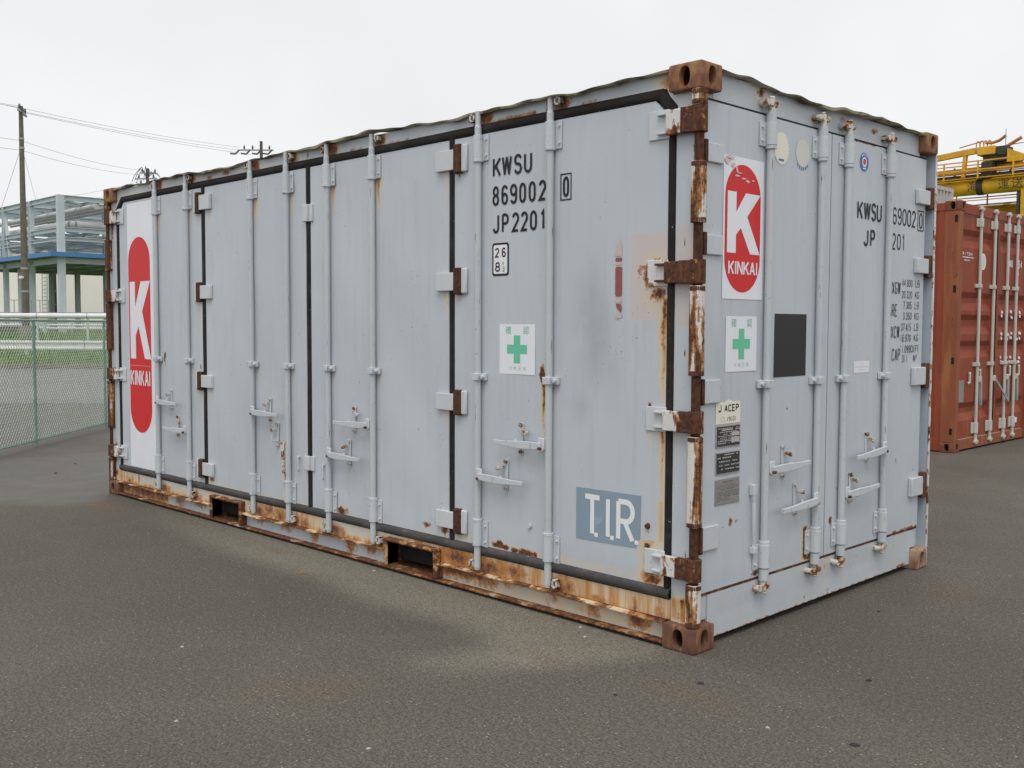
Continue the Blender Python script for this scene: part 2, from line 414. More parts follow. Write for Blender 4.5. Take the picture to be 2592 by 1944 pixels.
class B:
    """collects faces; build() links them as ONE mesh object"""
    def __init__(s):
        s.v = []; s.f = []; s.attrs = {}; s.sm = False
    def add(s, vs, fs):
        k = len(s.v)
        s.v += [tuple(p) for p in vs]
        s.f += [tuple(i + k for i in f) for f in fs]
        return s
    def box(s, x0, x1, y0, y1, z0, z1):
        return s.add([(x0, y0, z0), (x1, y0, z0), (x1, y1, z0), (x0, y1, z0), (x0, y0, z1), (x1, y0, z1), (x1, y1, z1), (x0, y1, z1)],
                     [(0, 3, 2, 1), (4, 5, 6, 7), (0, 1, 5, 4), (1, 2, 6, 5), (2, 3, 7, 6), (3, 0, 4, 7)])
    def cyl(s, p0, p1, r0, r1=None, n=12, caps=True):
        p0, p1 = Vector(p0), Vector(p1)
        r1 = r0 if r1 is None else r1
        a = (p1 - p0).normalized()
        b = a.orthogonal().normalized(); c = a.cross(b)
        vs = []
        for p, r in ((p0, r0), (p1, r1)):
            for i in range(n):
                t = 2 * math.pi * i / n
                vs.append(p + b * (r * math.cos(t)) + c * (r * math.sin(t)))
        fs = [(i, (i + 1) % n, n + (i + 1) % n, n + i) for i in range(n)]
        if caps:
            fs += [tuple(reversed(range(n))), tuple(range(n, 2 * n))]
        s.sm = True
        return s.add(vs, fs)
    def tube(s, pts, r, n=8):
        for a, b in zip(pts[:-1], pts[1:]):
            s.cyl(a, b, r, n=n)
        return s
    def obar(s, p0, p1, w, h, upv=(0, 0, 1)):
        """rectangular bar between two points; w sideways, h along up"""
        p0, p1 = Vector(p0), Vector(p1)
        a = (p1 - p0).normalized(); u = Vector(upv)
        side = a.cross(u)
        if side.length < 1e-4: side = a.orthogonal()
        side.normalize(); u = side.cross(a).normalized()
        vs = []
        for p in (p0, p1):
            for i, j in ((-1, -1), (1, -1), (1, 1), (-1, 1)):
                vs.append(p + side * (i * w / 2) + u * (j * h / 2))
        return s.add(vs, [(0, 1, 2, 3), (7, 6, 5, 4), (0, 4, 5, 1), (1, 5, 6, 2), (2, 6, 7, 3), (3, 7, 4, 0)])
    def ibeam(s, p0, p1, h, w, t=0.03, upv=(0, 0, 1)):
        p0, p1 = Vector(p0), Vector(p1)
        a = (p1 - p0).normalized(); u = Vector(upv); side = a.cross(u)
        if side.length < 1e-4: side = a.orthogonal()
        side.normalize(); u = side.cross(a).normalized()
        s.obar(p0 + u * (h / 2 - t / 2), p1 + u * (h / 2 - t / 2), w, t, u)
        s.obar(p0 - u * (h / 2 - t / 2), p1 - u * (h / 2 - t / 2), w, t, u)
        return s.obar(p0, p1, t, h - 2 * t, u)
    def prism(s, poly, fn, d0, d1):
        """polygon (a,b) list extruded between depth d0 and d1; fn(a,b,d) -> xyz"""
        n = len(poly)
        vs = [fn(a, b, d0) for a, b in poly] + [fn(a, b, d1) for a, b in poly]
        fs = [tuple(range(n)), tuple(reversed(range(n, 2 * n)))]
        fs += [(i, n + i, n + (i + 1) % n, (i + 1) % n) for i in range(n)]
        return s.add(vs, fs)
    def build(s, name, mat, parent=None, bev=0.0, sharp=35, fix=True):
        me = bpy.data.meshes.new(name)
        me.from_pydata(s.v, [], s.f)
        if fix:
            bm = bmesh.new(); bm.from_mesh(me)
            bmesh.ops.recalc_face_normals(bm, faces=bm.faces)
            bm.to_mesh(me); bm.free()
        for k, arr in s.attrs.items():
            a = me.attributes.new(k, 'FLOAT', 'POINT')
            full = np.zeros(len(me.vertices), dtype=np.float32); full[:len(arr)] = arr
            a.data.foreach_set('value', full)
        if s.sm or bev:
            me.shade_smooth(); me.set_sharp_from_angle(angle=rad(sharp))
        me.materials.append(M[mat])
        o = bpy.data.objects.new(name, me)
        COL.objects.link(o)
        if bev:
            md = o.modifiers.new("bevel", 'BEVEL'); md.width = bev; md.segments = 2; md.limit_method = 'ANGLE'; md.angle_limit = rad(40)
        if parent:
            o.parent = parent
        return o

SIDE = lambda a, b, d: (a, d, b)          # long side: a = x, b = z, d = y
END = lambda a, b, d: (d, a, b)           # door end: a = y, b = z, d = x

# ---- wear fields: lists of ('blob',a,b,ra,rb,amp) / ('streak',a,btop,len,w,amp) / ('rect',a0,a1,b0,b1,amp,soft)
def field(A, Z, items):
    F = np.zeros_like(A)
    for it in items:
        if it[0] == 'blob':
            _, a, z, ra, rz, amp = it
            g = amp * np.exp(-(((A - a) / ra) ** 2 + ((Z - z) / rz) ** 2) * 1.2)
        elif it[0] == 'streak':
            _, a, zt, ln, w, amp = it
            tt = np.clip((zt - Z) / ln, 0, 1)
            on = (Z <= zt + 0.01) & (Z >= zt - ln)
            g = amp * on * (1 - tt) ** 0.8 * np.exp(-((A - a - 0.004 * np.sin(Z * 30)) / (w * (1 - .45 * tt))) ** 2)
        else:
            _, a0, a1, z0, z1, amp, soft = it
            g = amp * np.clip((A - a0) / soft + .5, 0, 1) * np.clip((a1 - A) / soft + .5, 0, 1) * np.clip((Z - z0) / soft + .5, 0, 1) * np.clip((z1 - Z) / soft + .5, 0, 1)
        F = np.maximum(F, g)
    return F

def panel(fn, a0, a1, b0, b1, face, back, step, rust=(), stain=(), dirt=(), primer=(), wavy=0.0, cut=None, seed=0.0):
    """painted sheet: finely divided front face at depth `face`, plain body back to depth `back`.
    cut = (corner, size): 'l' or 'r' upper corner taken off at 45 degrees."""
    na, nb = max(2, int((a1 - a0) / step)), max(2, int((b1 - b0) / step))
    A, Z = np.meshgrid(np.linspace(a0, a1, na + 1), np.linspace(b0, b1, nb + 1), indexing='ij')
    if cut:
        for side, c in cut:
            if side == 'l':
                A = np.maximum(A, np.where(Z > b1 - c, a0 + (Z - (b1 - c)), a0))
            else:
                A = np.minimum(A, np.where(Z > b1 - c, a1 - (Z - (b1 - c)), a1))
    sgn = 1 if back > face else -1
    D = np.full_like(A, face)
    if wavy:
        e = np.minimum(np.minimum(A - a0, a1 - A), np.minimum(Z - b0, b1 - Z)).clip(0, .15) / .15
        D += sgn * wavy * e * (0.5 + 0.5 * np.sin(A * 5.1 + seed) * np.sin(Z * 3.7 + seed * 2) + 0.3 * np.sin(A * 11 + Z * 7 + seed))
    b = B()
    f0 = A.ravel(); g0 = Z.ravel(); d0 = D.ravel()
    pts = [fn(x, z, d) for x, z, d in zip(f0.tolist(), g0.tolist(), d0.tolist())]
    idx = np.arange((na + 1) * (nb + 1)).reshape(na + 1, nb + 1)
    q = np.stack([idx[:-1, :-1], idx[1:, :-1], idx[1:, 1:], idx[:-1, 1:]], -1).reshape(-1, 4)
    b.add(pts, q.tolist())
    if wavy:
        rg_ = random.Random(int(seed * 100))
        dirt = list(dirt) + [('streak', rg_.uniform(a0, a1), rg_.uniform(b0 + .4, b1), rg_.uniform(.25, 1.1), rg_.uniform(.006, .022), rg_.uniform(.10, .26)) for _ in range(int(16 * (a1 - a0)))]
        dirt += [('rect', a0, a1, b0, b0 + .07, .16, .08)]
    for k, it in (('rust', rust), ('stain', stain), ('dirt', dirt), ('primer', primer)):
        if it:
            b.attrs[k] = field(A, Z, it).ravel()
    # rim + back
    rim = list(idx[:, 0]) + list(idx[-1, 1:]) + list(idx[-2::-1, -1]) + list(idx[0, -2:0:-1])
    n = len(rim); k = len(b.v)
    b.v += [fn(f0[i], g0[i], back) for i in rim]
    b.f += [(int(rim[i]), k + i, k + (i + 1) % n, int(rim[(i + 1) % n])) for i in range(n)]
    b.f.append(tuple(range(k, k + n)))
    b.sm = True
    return b

# ------------------------------------------------------------------ stroke lettering
def arc(cx, cy, rx, ry, a0, a1, n=9):
    return [(cx + rx * math.cos(rad(a0 + (a1 - a0) * i / (n - 1))), cy + ry * math.sin(rad(a0 + (a1 - a0) * i / (n - 1)))) for i in range(n)]
OV = arc(.5, .72, .5, .28, 180, 0) + arc(.5, .28, .5, .28, 0, -180)
OV = OV + [OV[0]]
GL = {
 'K': [[(0, 0), (0, 1)], [(1, 1), (.06, .40)], [(.34, .60), (1, 0)]],
 'W': [[(0, 1), (.25, 0)], [(.22, 0), (.5, 1)], [(.5, 1), (.78, 0)], [(.75, 0), (1, 1)]],
 'S': [arc(.5, .75, .5, .25, 15, 250, 12) + arc(.5, .26, .5, .26, 70, -165, 12)],
 'U': [[(0, 1), (0, .3)] + arc(.5, .28, .5, .28, 180, 360) + [(1, 1)]],
 'J': [[(1, 1), (1, .3)] + arc(.5, .28, .5, .28, 0, -170)],
 'P': [[(0, 0), (0, 1)], [(0, 1), (.5, 1)] + arc(.55, .74, .45, .26, 90, -90) + [(0, .48)]],
 'R': [[(0, 0), (0, 1)], [(0, 1), (.5, 1)] + arc(.55, .74, .45, .26, 90, -90) + [(0, .48)], [(.45, .48), (1, 0)]],
 'B': [[(0, 0), (0, 1)], [(0, 1), (.5, 1)] + arc(.55, .76, .4, .24, 90, -90) + [(0, .52)], [(.5, .52)] + arc(.55, .26, .45, .26, 90, -90) + [(0, 0)]],
 'X': [[(0, 0), (1, 1)], [(0, 1), (1, 0)]],
 'M': [[(0, 0), (0, 1)], [(0, 1), (.5, .25)], [(.5, .25), (1, 1)], [(1, 1), (1, 0)]],
 'N': [[(0, 0), (0, 1)], [(0, 1), (1, 0)], [(1, 0), (1, 1)]],
 'A': [[(0, 0), (.5, 1)], [(.5, 1), (1, 0)], [(.2, .33), (.8, .33)]],
 'G': [arc(.5, .72, .5, .28, 25, 180) + arc(.5, .28, .5, .28, 180, 360) + [(1, .45), (.55, .45)]],
 'C': [arc(.5, .72, .5, .28, 20, 180) + arc(.5, .28, .5, .28, 180, 340)],
 'L': [[(0, 1), (0, 0), (1, 0)]],
 'E': [[(1, 1), (0, 1), (0, 0), (1, 0)], [(0, .52), (.8, .52)]],
 'F': [[(1, 1), (0, 1), (0, 0)], [(0, .52), (.8, .52)]],
 'T': [[(0, 1), (1, 1)], [(.5, 1), (.5, 0)]],
 'I': [[(.5, 0), (.5, 1)]],
 'O': [OV], '0': [OV],
 '1': [[(.15, .8), (.6, 1), (.6, 0)]],
 '2': [arc(.5, .72, .5, .28, 165, -20) + [(0, 0), (1, 0)]],
 '3': [arc(.5, .75, .45, .25, 160, -90) , arc(.5, .25, .5, .25, 90, -160)],
 '4': [[(.75, 0), (.75, 1)], [(.75, 1), (0, .3)], [(0, .3), (1, .3)]],
 '5': [[(.95, 1), (.1, 1), (.05, .55)] + arc(.48, .31, .5, .31, 120, -160)],
 '6': [arc(.5, .72, .5, .28, 25, 180) + [(0, .28)], arc(.5, .28, .5, .28, 180, 540, 16)],
 '7': [[(0, 1), (1, 1), (.35, 0)]],
 '8': [arc(.5, .76, .44, .24, -90, 270, 16), arc(.5, .26, .5, .26, 90, 450, 16)],
 '9': [arc(.5, .28, .5, .28, -155, 0) + [(1, .72)], arc(.5, .72, .5, .28, 0, 360, 16)],
 '.': [[(.35, 0), (.65, 0)]], '/': [[(0, 0), (1, 1)]], '-': [[(0, .5), (1, .5)]],
}
def stroke(b, pts, w, fn, d):
    P = [Vector(p) for p in pts]
    Q = [P[0]]
    for p in P[1:]:
        if (p - Q[-1]).length > 1e-6: Q.append(p)
    P = Q; n = len(P)
    closed = (P[0] - P[-1]).length < 1e-5
    if closed: P = P[:-1]; n -= 1
    Lf, Rt = [], []
    for i in range(n):
        if closed: a, c = P[i - 1], P[(i + 1) % n]
        else: a, c = P[max(0, i - 1)], P[min(n - 1, i + 1)]
        d1 = (P[i] - a); d2 = (c - P[i])
        if d1.length < 1e-9: d1 = d2
        if d2.length < 1e-9: d2 = d1
        d1 = d1.normalized(); d2 = d2.normalized()
        n1 = Vector((-d1.y, d1.x)); n2 = Vector((-d2.y, d2.x))
        m = n1 + n2
        m = n1 if m.length < 1e-4 else m.normalized()
        k = min(2.2, 1 / max(0.3, m.dot(n1)))
        Lf.append(P[i] + m * (w / 2 * k)); Rt.append(P[i] - m * (w / 2 * k))
    vs = [fn(p.x, p.y, d) for p in Lf] + [fn(p.x, p.y, d) for p in Rt]
    m = n if closed else n - 1
    b.add(vs, [(i, (i + 1) % n, n + (i + 1) % n, n + i) for i in range(m)])
def glyph(b, ch, x0, x1, z0, z1, w, fn, d):
    up_ = -1 if fn is SIDE else 1                # later strokes lie a hair above earlier ones
    for i_, pl in enumerate(GL[ch]):
        stroke(b, [(x0 + w / 2 + p[0] * (x1 - x0 - w), z0 + w / 2 + p[1] * (z1 - z0 - w)) for p in pl], w, fn, d + up_ * i_ * .00025)
def text(b, s, x0, z0, h, adv, cw, w, fn, d):
    x = x0
    for ch in s:
        if ch == ' ': x += adv * .6; continue
        k = 0.45 if ch in 'I.1' else 1.0
        glyph(b, ch, x, x + cw * k, z0, z0 + h, w, fn, d)
        x += adv * (k if k < 1 and ch != '1' else 1.0) if ch != '1' else adv * 0.8
    return x
def cjk(name, s, mat, parent, size, origin, ax, ay, wrap=None):
    """ideographs as flat print, set out along ax with ay upwards"""
    cu = bpy.data.curves.new(name, 'FONT'); cu.body = s; cu.size = size; cu.resolution_u = 2
    to = bpy.data.objects.new(name, cu); COL.objects.link(to)
    bpy.context.view_layer.update()
    dg = bpy.context.evaluated_depsgraph_get()
    src = to.evaluated_get(dg).to_mesh()
    vs = [tuple(Vector(origin) + Vector(ax) * v.co.x + Vector(ay) * v.co.y) for v in src.vertices]
    if wrap:                                   # bend round a girder of that radius, axis at height wrap[1]
        vs = [(x, -math.sqrt(max(0, wrap[0] ** 2 - (z - wrap[1]) ** 2)), z) for x, y, z in vs]
    fs = [tuple(p.vertices) for p in src.polygons]
    to.evaluated_get(dg).to_mesh_clear()
    bpy.data.objects.remove(to)
    bb = B(); bb.add(vs, fs)
    return bb.build(name, mat, parent, fix=False)

# ================================================================== SETTING
def sheet(name, pts, z, mat, kind='structure'):
    b = B(); b.add([(x, y, z) for x, y in pts], [tuple(range(len(pts)))])
    o = b.build(name, mat, fix=False); o["kind"] = kind
    return o
def inside(px, py, poly_):
    c = np.zeros(px.shape, bool); n = len(poly_)
    for i in range(n):
        (xa, ya), (xb, yb) = poly_[i], poly_[i - 1]
        c ^= ((ya > py) != (yb > py)) & (px < (xb - xa) * (py - ya) / ((yb - ya) or 1e-9) + xa)
    return c
def blur(F, k):
    for ax in (0, 1):
        F = sum(np.roll(F, i, ax) for i in range(-k, k + 1)) / (2 * k + 1)
    return F
gs = 0.04
gx = np.arange(-9.0, 2.4, gs); gy = np.arange(-2.6, 3.4, gs)
XX, YY = np.meshgrid(gx, gy, indexing='ij')
# fine sand washed along the foot of the box, as it dried: outline measured on the yard
DUST = [(-5.3, .3), (-5.2, -.12), (-4.446, -.29), (-3.857, -.332), (-3.273, -.398), (-2.739, -.39), (-2.266, -.348), (-1.74, -.448), (-1.326, -.40), (-.945, -.40), (-.722, -.485), (-.668, -.66), (-.813, -.86), (-.90, -.95),
        (-.87, -1.05), (-.732, -1.026), (-.585, -.896), (-.50, -.74), (-.431, -.632), (-.268, -.359), (-.119, -.068), (-.1, .3)]
jx = .035 * np.sin(YY * 23 + XX * 7) + .02 * np.sin(XX * 41); jy = .03 * np.sin(XX * 19 + 1) + .02 * np.sin(XX * 43 + YY * 31)
dust = blur(inside(XX + jx, YY + jy, DUST).astype(float), 3)
dust *= np.clip((XX + 5.6) / 2.6, .12, 1) * np.where(YY < -.6, np.clip((YY + 1.15) / .5, .25, 1), 1)
rim = np.clip(blur(inside(XX + jx, YY + jy, DUST).astype(float), 3) * 4 * (1 - blur(inside(XX + jx, YY + jy, DUST).astype(float), 3)), 0, 1)
dust = np.clip(dust * .72 + .28 * rim * dust, 0, 1)
damp = blur(inside(XX + jx * 2, YY + jy, [(-9.5, -3), (-7.2, -1.35), (-6.234, -.822), (-5.756, -.631), (-5.618, -.411), (-5.759, -.163), (-6.064, .028), (-6.1, 3.5), (-9.5, 3.6)]).astype(float), 3)
och = np.zeros_like(XX)
for ox, oy, ra, rb_, am in ((-.787, -1.396, .10, .16, .5), (-.948, -1.561, .1, .12, .3), (-.44, -.481, .10, .04, .6), (.258, -.406, .16, .07, .45), (.337, 1.893, .12, .18, .45), (-3.117, -.188, .12, .05, .7), (-4.453, -.111, .2, .05, .6), (-5.5, -.30, .25, .10, .7), (-5.9, -.55, .3, .12, .4)):
    och = np.maximum(och, am * np.exp(-(((XX - ox) / ra) ** 2 + ((YY - oy) / rb_) ** 2)))
def far_axis(a, lo, hi): return np.concatenate([[-900, -300, -100, -40, lo - 6], a, [hi + 6, 40, 100, 300, 900]])
ax_, ay_ = far_axis(gx, -9.0, 2.4), far_axis(gy, -2.6, 3.4)
def padf(F): return np.pad(F, 5, mode='edge')
GXX, GYY = np.meshgrid(ax_, ay_, indexing='ij')
b = B()
idx = np.arange(GXX.size).reshape(GXX.shape)
b.add(np.stack([GXX.ravel(), GYY.ravel(), np.zeros(GXX.size)], 1).tolist(), np.stack([idx[:-1, :-1], idx[1:, :-1], idx[1:, 1:], idx[:-1, 1:]], -1).reshape(-1, 4).tolist())
edge = np.ones_like(GXX); edge[:5] = 0; edge[-5:] = 0; edge[:, :5] = 0; edge[:, -5:] = 0
b.attrs = {'dust': (padf(dust) * edge).ravel(), 'damp': padf(damp).ravel(), 'ochre': (padf(och) * edge).ravel()}
o = b.build('ground', 'yard_asphalt', fix=False); o["kind"] = 'structure'
# frame of the public road: e = along the road (to the right in the picture), n = away from the camera
RO = Vector((-31.5, 8.6, 0)); RE = Vector((0.68, 0.735, 0)).normalized(); RN = Vector((-0.735, 0.68, 0)).normalized()
def rp(e, n, z=0.0): return RO + RE * e + RN * n + Vector((0, 0, z))
sheet('road', [tuple(rp(*p)[:2]) for p in ((-60, -14.5), (40, -14.5), (40, -0.2), (-60, -0.2))], 0.004, 'road_asphalt')
b = B(); b.prism([(-40, -.16), (48, -.16), (48, .18), (-40, .18)], lambda e, n, d: rp(e, n, d), 0.0, 0.11)
kerb = b.build('kerb', 'kerb_concrete'); kerb["kind"] = 'structure'
b = B(); b.prism([(-.99, -.2), (.99, -.2), (.99, .22), (-.99, .22)], lambda e, n, d: RE * e + RN * n + Vector((0, 0, d)), 0.004, 0.14)
ks = b.build('kerb_stone', 'kerb_concrete', kerb)
for k in range(-20, 24):
    o = ks if k == -20 else ks.copy()
    if k > -20: COL.objects.link(o); o.parent = kerb
    o.location = rp(k * 2.0 + 1, random.uniform(-.01, .01), random.uniform(-.006, .006))
# grass bank behind the road
prof = [(0.22, 0.10), (5.0, 0.16), (9.0, 0.34), (13.0, 0.60), (18.0, 0.82), (26.0, 0.95), (120.0, 1.0)]
b = B()
es = np.linspace(-70, 80, 76)
vs = []
for e in es:
    for n, z in prof:
        vs.append(rp(e, n, z + (0.05 * math.sin(e * 1.3 + n) if 1 < n < 25 else 0)))
m = len(prof)
b.add(vs, [(i * m + j, (i + 1) * m + j, (i + 1) * m + j + 1, i * m + j + 1) for i in range(len(es) - 1) for j in range(m - 1)])
b.sm = True
o = b.build('grass_bank', 'grass_soil'); o["kind"] = 'structure'
def bank_z(n):
    return float(np.interp(n, [p[0] for p in prof], [p[1] for p in prof]))
# blades of grass
b = B()
N = 26000
ee = rng.uniform(-26, 16, N); nn = 0.3 + 21 * rng.random(N) ** 1.3
for e, n in zip(ee, nn):
    h = rng.uniform(.12, .34); w = rng.uniform(.015, .03); z = bank_z(n) - 0.03
    le, ln = rng.normal(0, .10), rng.normal(0, .10)
    p = rp(e, n, z); d = RE * w if rng.random() < .6 else (RE * .7 + RN * .7) * w
    b.add([p - d, p + d, p + Vector((0, 0, h)) + RE * le + RN * ln], [(0, 1, 2)])
o = b.build('grass', 'grass_blade', fix=False)
tagit(o, 'green roadside grass on the bank beyond the road', 'grass', kind='stuff')

# ================================================================== CORNER CASTING
def casting(parent, cx, cy, z0, sx, sy, mat, name='corner_casting', L=.178, Wd=.162, H=.118):
    """sx, sy = outward directions; outer corner of the block stands at (cx, cy)"""
    bm = bmesh.new()
    bmesh.ops.create_cube(bm, size=1.0)
    bmesh.ops.scale(bm, vec=(L, Wd, H), verts=bm.verts)
    bmesh.ops.bevel(bm, geom=list(bm.edges), offset=.011, segments=2, affect='EDGES', profile=.5)
    bmesh.ops.translate(bm, vec=(cx - sx * L / 2, cy - sy * Wd / 2, z0 + H / 2), verts=bm.verts)
    bm.faces.ensure_lookup_table()
    for ax in ('x', 'y'):
        nrm = Vector((sx, 0, 0)) if ax == 'x' else Vector((0, sy, 0))
        f = max((f for f in bm.faces if f.normal.dot(nrm) > .99), key=lambda f: f.calc_area())
        c = f.calc_center_median()
        outer = list(f.edges)
        bmesh.ops.delete(bm, geom=[f], context='FACES_ONLY')
        hw, hh, n = .0285, .0435, 20
        tang = Vector((0, 1, 0)) if ax == 'x' else Vector((1, 0, 0))
        ring0, ring1 = [], []
        for i in range(n):
            a = 2 * math.pi * i / n
            q = tang * (hw * math.copysign(abs(math.cos(a)) ** .8, math.cos(a))) + Vector((0, 0, hh * math.copysign(abs(math.sin(a)) ** .8, math.sin(a))))
            ring0.append(bm.verts.new(c + q)); ring1.append(bm.verts.new(c + q * .97 - nrm * .032))
        e0 = [bm.edges.new((ring0[i], ring0[(i + 1) % n])) for i in range(n)]
        bmesh.ops.triangle_fill(bm, edges=outer + e0, use_beauty=True)
        for i in range(n):
            bm.faces.new((ring0[i], ring0[(i + 1) % n], ring1[(i + 1) % n], ring1[i]))
        # the hollow behind the slot: rust colour darkened for the shade inside
        ring2 = [bm.verts.new(v.co + (v.co - (c - nrm * .032)) * .12 - nrm * .055) for v in ring1]
        for i in range(n):
            bm.faces.new((ring1[i], ring1[(i + 1) % n], ring2[(i + 1) % n], ring2[i])).material_index = 1
        bm.faces.new(ring2).material_index = 1
    bmesh.ops.recalc_face_normals(bm, faces=bm.faces)
    me = bpy.data.meshes.new(name); bm.to_mesh(me); bm.free()
    me.shade_smooth(); me.set_sharp_from_angle(angle=rad(32))
    me.materials.append(M[mat]); me.materials.append(M['pin_rust_hollow_shade'])  # second slot: dark pin rust, doubling as painted shade in the hollow
    o = bpy.data.objects.new(name, me); COL.objects.link(o); o.parent = parent
    return o

# ================================================================== THE GREY CONTAINER
LC, WC, HC = 6.058, 2.438, 2.591
K = empty('shipping_container', (0, 0, 0), 'pale blue-grey shipping container with rusty corners and side doors, standing in the foreground', 'container')
YD, XD = 0.042, -0.040            # door planes, long side and end

for cx, sx in ((0, 1), (-LC, -1)):
    for cy, sy in ((0, -1), (WC, 1)):
        for top in (0, 1):
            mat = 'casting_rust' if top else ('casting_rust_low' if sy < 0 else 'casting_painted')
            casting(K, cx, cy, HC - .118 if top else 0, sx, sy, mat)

# hidden body behind the doors, so no light leaks through
b = B(); b.box(-LC + .07, -.11, .105, WC - .02, .06, 2.555)
b.build('inner_body', 'dark_interior', K)
b = B(); b.box(-LC + .03, -.07, WC - .045, WC - .012, .12, 2.57)
b.build('rear_side_wall', 'panel_paint', K)
b = B(); b.box(-LC + .005, -LC + .05, .03, WC - .02, .12, 2.57)
b.build('blind_end_wall', 'panel_paint', K)

# --- roof sheet with a battered, wavy lip
def wav(s, ph):
    return (.010 * math.sin(s * 2.1 + ph) + .007 * math.sin(s * 5.3 + ph * 2) + .004 * math.sin(s * 13.7 + ph * 3) + .003 * math.sin(s * 29 + ph))
def lip(name, a0, a1, fn, over, ph, depth):
    b = B(); n = 240; vs = []
    for i in range(n + 1):
        a = a0 + (a1 - a0) * i / n
        f = min(1, min(a - a0, a1 - a) / .25)
        z = 2.576 + wav(a, ph) * f
        o_ = over + .010 * math.sin(a * 3.3 + ph) * f + .004 * math.sin(a * 17)
        lp = .008 + .005 * math.sin(a * 4.1 + ph) + .003 * math.sin(a * 23)
        vs += [fn(a, z + .004, over + depth), fn(a, z, o_), fn(a, z - lp, o_ + (.004 if depth > 0 else -.004)), fn(a, z - .006, over + depth)]
    fs = []
    for i in range(n):
        for j in range(4):
            k = (j + 1) % 4
            fs.append((i * 4 + j, (i + 1) * 4 + j, (i + 1) * 4 + k, i * 4 + k))
    b.add(vs, fs); b.sm = True
    return b.build(name, 'roof_edge', K)
lip('roof_lip', -LC + .17, -.17, SIDE, .004, 0.7, .075)
lip('roof_lip', .155, WC - .155, END, -.004, 2.9, -.075)
b = B(); b.box(-LC + .06, -.075, .075, WC - .02, 2.566, 2.578)
b.build('roof_panel', 'roof_sheet', K)

# --- long side: top rail
bars_x = [-5.149, -4.639, -3.717, -3.267, -2.804, -2.341, -1.419, -0.899]
rr = []
for i, x in enumerate(bars_x):
    rr += [('blob', x + (.055 if i % 2 else .040), 2.535, .050, .045, 1.05), ('blob', x - .035, 2.53, .02, .035, .6)]
rr += [('rect', -1.36, -1.02, 2.495, 2.523, .55, .02), ('rect', -.72, -.62, 2.495, 2.522, .5, .02), ('blob', -4.08, 2.53, .06, .02, .7), ('blob', -4.32, 2.52, .05, .02, .5),
       ('rect', -2.22, -1.9, 2.50, 2.517, .42, .02), ('rect', -2.6, -2.45, 2.50, 2.518, .45, .02), ('blob', -3.05, 2.53, .015, .03, .6), ('blob', -1.12, 2.555, .04, .008, .5),
       ('blob', -.20, 2.54, .05, .05, .35), ('blob', -.19, 2.50, .03, .03, .6)]
st = [('streak', x + .05, 2.56, .10, .05, .6) for x in bars_x] + [('blob', -.22, 2.53, .06, .05, .8), ('rect', -6, -3.4, 2.49, 2.56, .16, .05)]
panel(SIDE, -5.881, -.1785, 2.505, 2.572, .044, .11, .010, rr, st).build('top_rail', 'rail_paint', K)
# gussets in the upper corners
b = B(); b.prism([(-.159, 2.40), (-.215, 2.504), (-.179, 2.504), (-.179, 2.472), (-.055, 2.472), (-.055, 2.40)], SIDE, .0445, .10)
b.build('corner_gusset', 'hardware_paint', K)
b = B(); b.prism([(-5.905, 2.40), (-5.80, 2.504), (-5.879, 2.504), (-5.879, 2.472), (-6.0, 2.472), (-6.0, 2.40)], SIDE, .0445, .10)
b.build('corner_gusset', 'hardware_paint', K)

# --- side doors
HZ = [(2.40, 2.295), (1.738, 1.643), (1.075, .987), (.420, .330)]       # hinge plate heights
def bars_stain(xs, face_shift=0.0):
    s = []
    for x in xs:
        s += [('streak', x + .035, 2.31, .26, .020, .75), ('streak', x + .03, .28, .05, .03, .6), ('streak', x + .045, 1.165, .20, .014, .35)]
    return s
z0, z1 = .266, 2.458
d1 = panel(SIDE, -5.844, -4.445, z0, z1, YD, .10, .014,
           [('blob', -5.06, 1.20, .02, .05, .75), ('streak', -5.05, 1.19, .14, .012, .5), ('blob', -4.62, .30, .05, .03, .5), ('blob', -4.48, 1.15, .012, .05, .4)],
           bars_stain([-5.149, -4.639]) + [('rect', -4.6, -4.44, .27, 1.6, .10, .1), ('streak', -4.47, .97, .5, .03, .35), ('streak', -4.47, 1.6, .5, .03, .3)],
           [('blob', -4.55, .75, .1, .3, .12)], wavy=.0018, cut=[('l', .09)], seed=.3)
d1.build('side_door', 'panel_paint', K)
d2 = panel(SIDE, -4.388, -3.07, z0, z1, YD, .10, .014,
           [('blob', -3.78, .45, .012, .02, .5), ('blob', -3.30, .35, .012, .12, .45), ('blob', -3.28, .27, .05, .02, .5), ('blob', -4.34, .30, .05, .03, .55)],
           bars_stain([-3.717, -3.267]) + [('streak', -4.33, 2.29, .16, .02, .5), ('streak', -4.33, 1.64, .14, .02, .45), ('rect', -4.388, -3.07, .262, .30, .22, .03), ('streak', -4.30, .98, .08, .03, .4)],
           [('blob', -3.8, .8, .35, .35, .13)], wavy=.005, seed=1.7)
d2.build('side_door', 'panel_paint', K)
d3 = panel(SIDE, -3.015, -1.674, z0, z1, YD, .10, .012,
           [('blob', -2.69, .285, .06, .03, .75), ('blob', -1.71, .31, .04, .05, .6), ('streak', -1.69, .33, .07, .03, .6), ('blob', -1.87, .315, .05, .025, .5), ('blob', -2.30, 2.29, .010, .05, .5)],
           bars_stain([-2.804, -2.341]) + [('streak', -1.70, 2.29, .2, .02, .4), ('streak', -1.70, 1.64, .2, .02, .45), ('streak', -1.70, .98, .2, .02, .45), ('streak', -2.305, 2.33, .26, .022, 1.0), ('rect', -3.0, -1.7, .262, .285, .2, .03), ('streak', -1.71, .36, .1, .05, .9)],
           [('blob', -2.42, .62, .10, .10, .22), ('blob', -2.1, .45, .12, .2, .14), ('blob', -2.55, .95, .2, .15, .10)], wavy=.006, seed=2.9)
d3.build('side_door', 'panel_paint', K)
